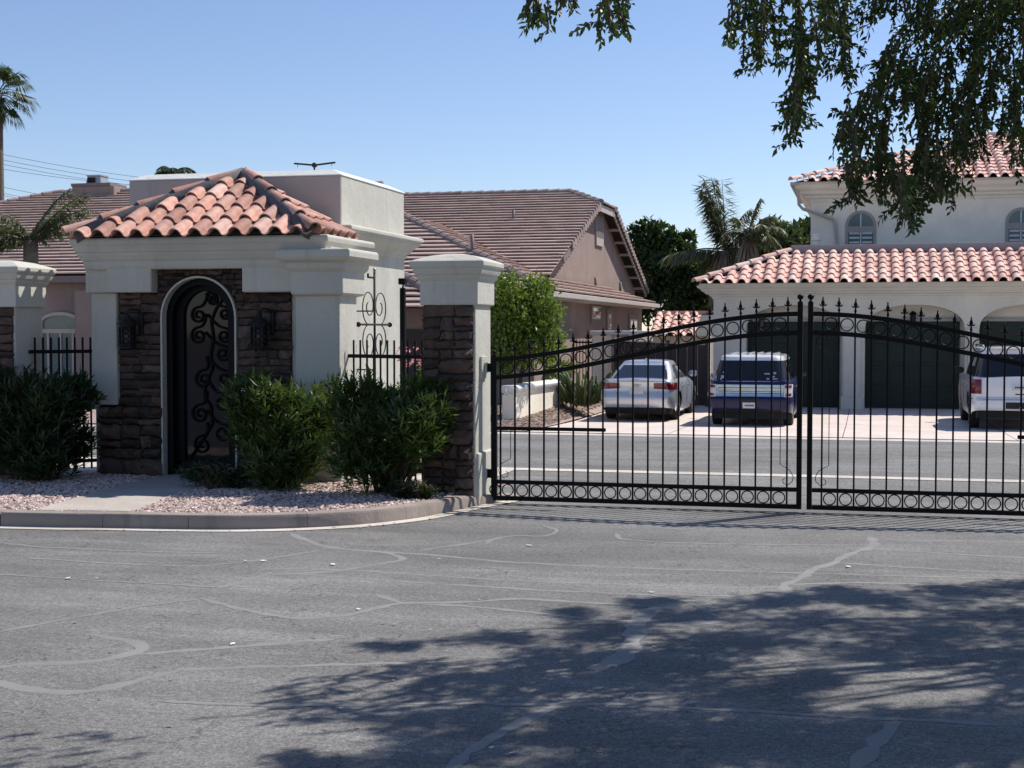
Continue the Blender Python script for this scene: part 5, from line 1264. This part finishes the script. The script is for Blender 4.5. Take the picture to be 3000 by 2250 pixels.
pb = PY(2125, 790, 62); queen_palm('tall shaggy palm with an upright plume and drooping fronds between the houses', (pb.x, 62, -.4), PY(2125, 735, 62).z,
   cam_dirs([(-.24,1,.1,3.4,.035),(-.18,1,-.1,3.3,.04),(-.12,1,.1,3.2,.03),(-.22,1,.2,3.2,.05),(-.30,1,0,3.0,.05),(-.06,1,-.1,3.0,.05),(-.28,1,-.2,2.8,.06),(-.15,1,.15,2.6,.09),(.3,.9,.1,2.3,.12),(.4,.8,-.3,2.2,.14),(.6,.8,.2,2.2,.16),(-1,.25,.1,2.7,.07),(-1,.15,-.2,2.4,.08),(-.6,.1,.3,1.4,.2),(.8,.3,0,1.8,.22),(.5,.2,-.5,1.6,.2),(.9,0,.2,1.6,.2)]), 51, .95, M['palm'], .45, 900, wl=.07)
pb = PY(2190, 800, 60); queen_palm('bushy yellow-green palm crown right of the tall palm', (pb.x, 60, -.4), PY(2180, 700, 60).z,
   cam_dirs([(.2,1,0,1.7,.1),(.5,1,.2,1.7,.14),(.7,.7,-.2,1.7,.16),(.9,.4,0,1.7,.2),(-.2,.9,.3,1.4,.14),(.4,.4,-.6,1.6,.2),(1,.1,.3,1.7,.2),(.2,.8,-.5,1.4,.14),(-.5,.6,0,1.2,.2)]), 52, .6, M['palm'], .30, 500, wl=.07)
pb = PY(90, 740, 26); queen_palm('short feather palm with pale drooping fronds behind the left pillar', (pb.x, 26, -.1), PY(88, 705, 26).z,
   cam_dirs([(.8,1,.2,1.5,.05),(.7,1,-.3,1.45,.06),(.9,.9,0,1.45,.07),(.95,.7,0,1.3,.12),(-.7,.7,.1,1.2,.16),(-.8,.6,.3,1.3,.17),(-.6,.5,-.4,1.2,.2),(-.9,.5,-.2,1.2,.18),(-.5,.8,.4,1.1,.16),(-1,.3,.2,1.2,.2),(.5,.9,.5,1.0,.12),(-.3,.9,-.4,1.0,.16),(-.9,.1,-.4,1.0,.2)]), 53, .42, M['palm'], .17, 0, wl=.032)
pb = PY(510, 500, 95); queen_palm('distant palm tip just showing above the tower', (pb.x, 95, -.4), PY(510, 505, 95).z, fan_specs(14, 1.5, .3, 1.1, .1, .2, 60), 54, .7, M['palm_dark'], .25, 0, wl=.08)
# tall fan palm at the left edge
def fan_palm(label, base, topz, seed, R_, specs):
    random.seed(seed); T = thing('fan_palm', label, 'palm', base); b = Vector(base); top = Vector((b.x, b.y, topz)); lf = Leaves(); st = MB()
    for d, Lp in specs:
        d = d.normalized(); e = top + d*Lp + Vector((0,0,-.12*Lp*Lp)); m = top.lerp(e, .5) + UPZ*.12; st.tube([top, m, e], [.03,.025,.018], 5)
        ax = (e - m).normalized(); sd = ax.cross(UPZ); sd = sd.normalized() if sd.length > .05 else Vector((1,0,0)); upv = sd.cross(ax)
        for k in range(34):
            a = lerp(-2.1, 2.1, k/33) + ru(-.05,.05); dd = ax*math.cos(a) + sd*math.sin(a); L = R_*ru(.8,1.1)*(1 - .12*abs(a)); j1 = e + dd*L*.55
            lf.leaf(e, dd, upv, L*.75, .085, .1); lf.leaf(j1, (dd*.7 + Vector((0,0,-.75))).normalized(), upv, L*.62, .06, .1)
    lf.build('fronds', M['palm_dark'], T, fix=False); st.build('leaf_stalks', M['palm_dark'], T, smooth=True)
    MB().tube([b.lerp(top, i/8) for i in range(9)], [.30*(1 - .25*i/8) for i in range(9)], 12).build('trunk', M['palmbark'], T, smooth=True)
    dl = Leaves()
    for i in range(160):
        a = ru(0, 6.28); p = top + Vector((.2*math.cos(a), .2*math.sin(a), -ru(.1, 1.0))); dl.leaf(p, Vector((math.cos(a)*.3, math.sin(a)*.3, -1)), UPZ, ru(.4,.9), .08)
    dl.build('dead_fronds', M['deadfrond'], T, fix=False); return T
pb = PY(-8, 300, 58); sp_ = []
random.seed(71)
for r_, u_, d_, L in ((.1,1,.1,.9),(.5,.8,.2,1.0),(.8,.5,-.2,1.1),(1,.1,.1,1.1),(.9,-.3,.2,1.0),(.6,-.6,-.2,1.0),(.35,.9,-.4,.9),(.7,.2,-.6,1.0),(.8,0,.6,1.0),(-.5,.8,.2,1.0),(-.9,.3,0,1.1),(-.8,-.3,.2,1.0),(-.4,-.5,-.3,.9),(.2,-.3,-.7,.8)):
    sp_.append((RT*r_ + D0*d_ + UPZ*u_, L))
fan_palm('tall slender fan palm at the left edge against the sky', (pb.x, 58, -.4), PY(-8, 275, 58).z, 72, 1.0, sp_)

# ------------------------------------------------------------------ overhead cables at the left
for i, (x0, y0, x1, y1) in enumerate(((0,446,385,516),(0,462,380,530),(0,475,380,542),(0,488,380,540),(0,542,380,612),(0,560,380,630),(0,566,380,628),(0,580,380,640))):
    a, b = PY(-260, y0 - (y1-y0)*.8, 75 + i*.3), PY(460, y1 + (y1-y0)*.13, 95 + i*.3); pts = [a.lerp(b, t/10) + Vector((0,0,-1.2*4*(t/10)*(1-t/10)*.25)) for t in range(11)]
    o = MB().tube(pts, .014, 4).build('power_cable', M['wire'], smooth=True); names = ['topmost','second','third','fourth','fifth','sixth','seventh','lowest']
    tag(o, names[i] + ' of the thin overhead cables crossing the sky at the left', 'cable', 'overhead power cables')

# ------------------------------------------------------------------ elm tree overhanging from the right
random.seed(101)
elm = thing('elm_tree', 'overhanging elm with weeping leafy branches at the upper right', 'tree', (5.2, 13.2, 0))
lf, tw = Leaves(), MB()
def spray(p, d, L, hang=.5, leafL=.054, dens=1.0, rec=1):
    n = max(3, int(L/.024*dens)); v = d.normalized(); q = Vector(p); path = [q.copy()]
    for i in range(n):
        v = (v + Vector((ru(-.10,.10), ru(-.10,.10), -hang*.10 + ru(-.05,.05)))).normalized(); q = q + v*(L/n); path.append(q.copy())
        sd = v.cross(rvec())
        if sd.length < .1: continue
        sd.normalize()
        for k in (1, -1):
            if rnd() < .92: lf.leaf(q, (v*ru(.3,1.0) + sd*k*ru(.5,1.1) + Vector((0,0,-.35))).normalized(), rvec() + UPZ*.5, leafL*ru(.55,1.45), leafL*ru(.38,.66))
        if rec and i > 1 and rnd() < .15: spray(q, (v*.25 + sd + Vector((0,0,-.12))), ru(.08,.20), .25, leafL, 1.1, rec - 1)
    tw.tube(path[::max(1, n//7)] + [path[-1]], .0028 if rec == 0 else .0065, 4)
def hang_strand(px0, py0, px1, py1, dep, wpx, k, rec=1):
    for i in range(int(k*(.95 if px0 < 2700 else .78) + .5)):
        D = dep + ru(-.7,.7); j = ru(-1,1)*wpx; a = C0 + ray(px0 + j, py0 + ru(-25,25))*D; e = ru(.72,1.0); b = C0 + ray(lerp(px0, px1, e) + j*.6 + ru(-10,10), lerp(py0, py1, e))*D
        spray(a, (b - a) + UPZ*(b-a).length*.12, (b-a).length*1.02, .35, .054, .8, rec)
        if i % 5 == 0 and py0 > 0:   # leafy bough that carries this strand down from above
            u = C0 + ray(px0 + j + ru(260,420), -70)*(D + ru(.1,.5)); spray(u, (a - u) + UPZ*.15, (a-u).length*1.03, .2, .054, .6, 0)
H = [ # top px, top py, bottom px, bottom py, depth, half width, count
 (2165,-60,2160,120,9.3,35,4),(2215,-60,2205,210,9.4,35,6),(2150,30,2145,120,9.2,15,2),(2250,-40,2255,160,9.5,25,4),
 (2330,-80,2345,240,9.5,35,7),(2350,140,2345,330,9.6,28,6),(2345,240,2315,420,9.5,26,5),(2370,200,2390,300,9.4,18,3),(2300,300,2300,350,9.4,15,2),
 (2450,-80,2450,130,9.7,45,8),(2470,40,2500,250,9.6,22,5),(2560,-90,2560,40,9.8,50,5),(2630,-80,2635,75,9.8,22,3),(2410,-60,2405,90,9.6,25,4),
 (2720,-80,2690,120,9.9,60,8),(2800,-90,2790,150,10,70,10),(2900,-90,2900,200,10,70,10),(2990,-90,2985,220,10,50,8),
 (2640,120,2600,260,9.7,45,9),(2690,180,2660,330,9.8,55,10),(2600,230,2560,330,9.6,35,7),(2550,260,2510,400,9.5,35,7),(2480,330,2470,420,9.4,22,4),
 (2520,360,2490,500,9.5,32,7),(2500,470,2520,600,9.5,26,5),(2580,330,2585,480,9.6,35,8),(2570,440,2590,590,9.5,28,6),(2620,450,2640,560,9.4,30,6),(2640,520,2690,670,9.3,18,6),(2625,500,2660,620,9.4,24,5),
 (2760,200,2720,380,10,45,9),(2720,330,2715,520,9.7,30,8),(2700,420,2690,560,9.5,28,6),(2740,420,2755,600,9.6,18,5),(2730,520,2750,590,9.5,22,4),
 (2830,150,2810,350,10.1,55,10),(2820,280,2800,450,10,45,9),(2850,330,2850,490,10,35,6),(2800,400,2790,470,9.9,25,3),
 (2920,150,2900,330,10.2,45,8),(2890,300,2890,390,10.1,35,5),(2990,180,2985,380,10.2,35,8),(2985,320,2990,480,10,22,5),(2960,300,2950,400,10.1,22,3),
 (1600,-70,1600,60,8.1,50,5),(1560,-40,1535,45,8.1,20,3),(1655,-50,1670,25,8.1,30,4),(1590,0,1610,85,8.1,18,3),(1775,-60,1790,90,8.2,28,4),(1800,-10,1825,115,8.2,24,5),(1760,20,1760,90,8.2,15,2),(1810,-60,1815,20,8.2,18,2)]
for h in H: hang_strand(*h)
# the rest of the crown, above and right of the frame, throws the shade on the asphalt
shade = [(1150,1890,.25),(1260,2090,.35),(1400,1880,.4),(1450,2000,.45),(1640,1930,.5),(1650,1800,.3),(1800,1850,.5),(1900,1770,.35),(2000,1950,.6),(2050,1800,.5),(2200,1880,.6),(2250,1760,.45),(2320,2000,.35),(2400,1830,.6),(2450,1740,.4),(2550,1920,.7),(2600,1760,.5),(2750,1850,.7),(2800,1740,.5),(2950,1800,.7),(2990,1720,.5),(3050,1950,.7),(1350,2120,.5),(1550,2140,.5),(1750,2120,.5),(1250,2200,.4),(1500,2230,.5),(1900,2150,.6),(2050,2220,.6),(2200,2130,.6),(2350,2180,.6),(2650,2150,.6),(2800,2120,.6),(2950,2180,.7),(2700,2230,.6),(2150,2040,.5),(2480,2230,.5),(870,2235,.2),(1650,2230,.5),(1100,2240,.35),(3150,1850,.8),(3300,1800,.9),(3250,2050,.9),(3100,2150,.8),(3450,1950,.9)]
limbs = []
for px, py, rr in shade:
    g = PZ(px, py, 0)
    for tr_ in range(12):
        z = ru(4.4, 6.6); c = g + Vector((SUN.x/SUN.z, SUN.y/SUN.z, 1))*z; x_, y_, d_ = proj(c)
        if y_ < -60 - rr*FPX/d_ or x_ > 3060 + rr*FPX/d_: break
    else: continue
    limbs.append(c); rr *= .85; sub = [c + rvec()*rr*.6 for _ in range(5)]
    for i in range(int(60 + 420*rr)):
        p = random.choice(sub) + rvec()*rr*ru(.1,.6)
        for k in range(4): lf.leaf(p + rvec()*.05, rvec() + Vector((0,0,-.4)), rvec() + UPZ, .06*ru(.7,1.3), .032*ru(.8,1.3))
for px, py, rr in shade:   # unseen second leaf layer, added to block sky and deepen the crown's shadow
    if px < 1750: continue
    g = PZ(px, py, 0); z = ru(6.8, 9.0); c = g + Vector((SUN.x/SUN.z, SUN.y/SUN.z, 1))*z; x_, y_, d_ = proj(c)
    if y_ > -300 and x_ < 3300: continue
    limbs.append(c)
    for k in range(int(420*rr)): lf.leaf(c + rvec()*ru(.05,.8)*rr, rvec() + Vector((0,0,-.3)), rvec() + UPZ*1.5, .11*ru(.7,1.2), .06)
for i in range(150):   # unseen crown clumps added over and behind the camera to block sky fill
    c = Vector((ru(-3.5, 10), ru(-4, 8.5), ru(5.0, 8.2))); x_, y_, d_ = proj(c); g = c - Vector((SUN.x/SUN.z, SUN.y/SUN.z, 1))*c.z
    if g.y > 4.6 and g.x < 3.5: continue
    if d_ > 0 and y_ > -500 and x_ < 3600: continue
    if i % 3 == 0: limbs.append(c)
    for k in range(170): lf.leaf(c + rvec()*ru(.1,.95), rvec() + Vector((0,0,-.3)), rvec() + UPZ*1.5, .19*ru(.7,1.2), .11)
lf.build('crown', M['elm'], elm, fix=False); tw.build('twigs', M['bark'], elm, kind='stuff')
MB().tube([(5.2,13.2,-.1),(5.15,13.15,.6),(5.0,13.0,2.0),(4.8,12.8,3.6)], [.34,.27,.23,.20], 14).build('trunk', M['bark'], elm, smooth=True)
lb = MB(); fork = Vector((4.8,12.8,3.5))
for i, c in enumerate(limbs):
    if i % 3: continue
    w1 = fork + Vector((ru(-.8,.8), ru(-.8,.8), ru(.6,1.4))); m = w1.lerp(c, .5) + Vector((ru(-.5,.5), ru(-.5,.5), ru(.1,.6)))
    lb.tube([fork, fork.lerp(w1, .6) + rvec()*.1, w1, w1.lerp(m, .5) + rvec()*.15, m, m.lerp(c, .6) + rvec()*.2, c], [.08,.06,.04,.028,.018,.010,.005], 6)
for h in H[::4]:
    if h[0] < 2000: continue
    e = C0 + ray(h[0] + (120 if h[1] > 0 else 0), -110)*h[4]; m = fork.lerp(e, .6) + Vector((ru(-.4,.4), ru(-.4,.4), 1.0))
    lb.tube([fork, fork.lerp(m, .55) + UPZ*.4 + rvec()*.2, m, e + UPZ*.25, e], [.04,.024,.014,.008,.004], 5)
lb.build('limbs', M['bark'], elm, smooth=True, kind='stuff')

# ------------------------------------------------------------------ litter on the asphalt
random.seed(5); mb = MB(); dk = MB()
def flake(m_, p, s_):
    a = ru(0, 6.28); m_.add([(p.x + s_*math.cos(a + t)*k, p.y + s_*math.sin(a + t)*k, .008 + ru(0, .006)) for t, k in ((0,1),(1.6,.5),(3.1,1),(4.7,.5))], [(0,1,2,3)])
for px, py in ((200,1697),(284,1697),(682,1889),(720,1645),(772,1645),(975,1656),(1050,1788),(1500,2210),(1440,2195),(1910,1738),(2485,1662),(1288,1640),(1550,1600),(1000,2080)): flake(mb, PZ(px, py), ru(.02,.045))
for i in range(140): flake(dk, PZ(ru(0,3000), ru(1570,2240)), ru(.008,.022))
for i in range(60):
    p = random.choice(KO[24:75]); flake(dk, p + Vector((ru(-.1,.1), ru(-.1,.14), .004)), ru(.012,.03))
o = mb.build('paper_scraps', M['paper'], fix=False, kind='stuff'); o['label'] = 'small white scraps scattered over the asphalt'; o['category'] = 'litter'
o = dk.build('fallen_leaves', M['deadfrond'], fix=False, kind='stuff'); o['label'] = 'small dry leaves scattered along the kerb and asphalt'; o['category'] = 'leaf litter'
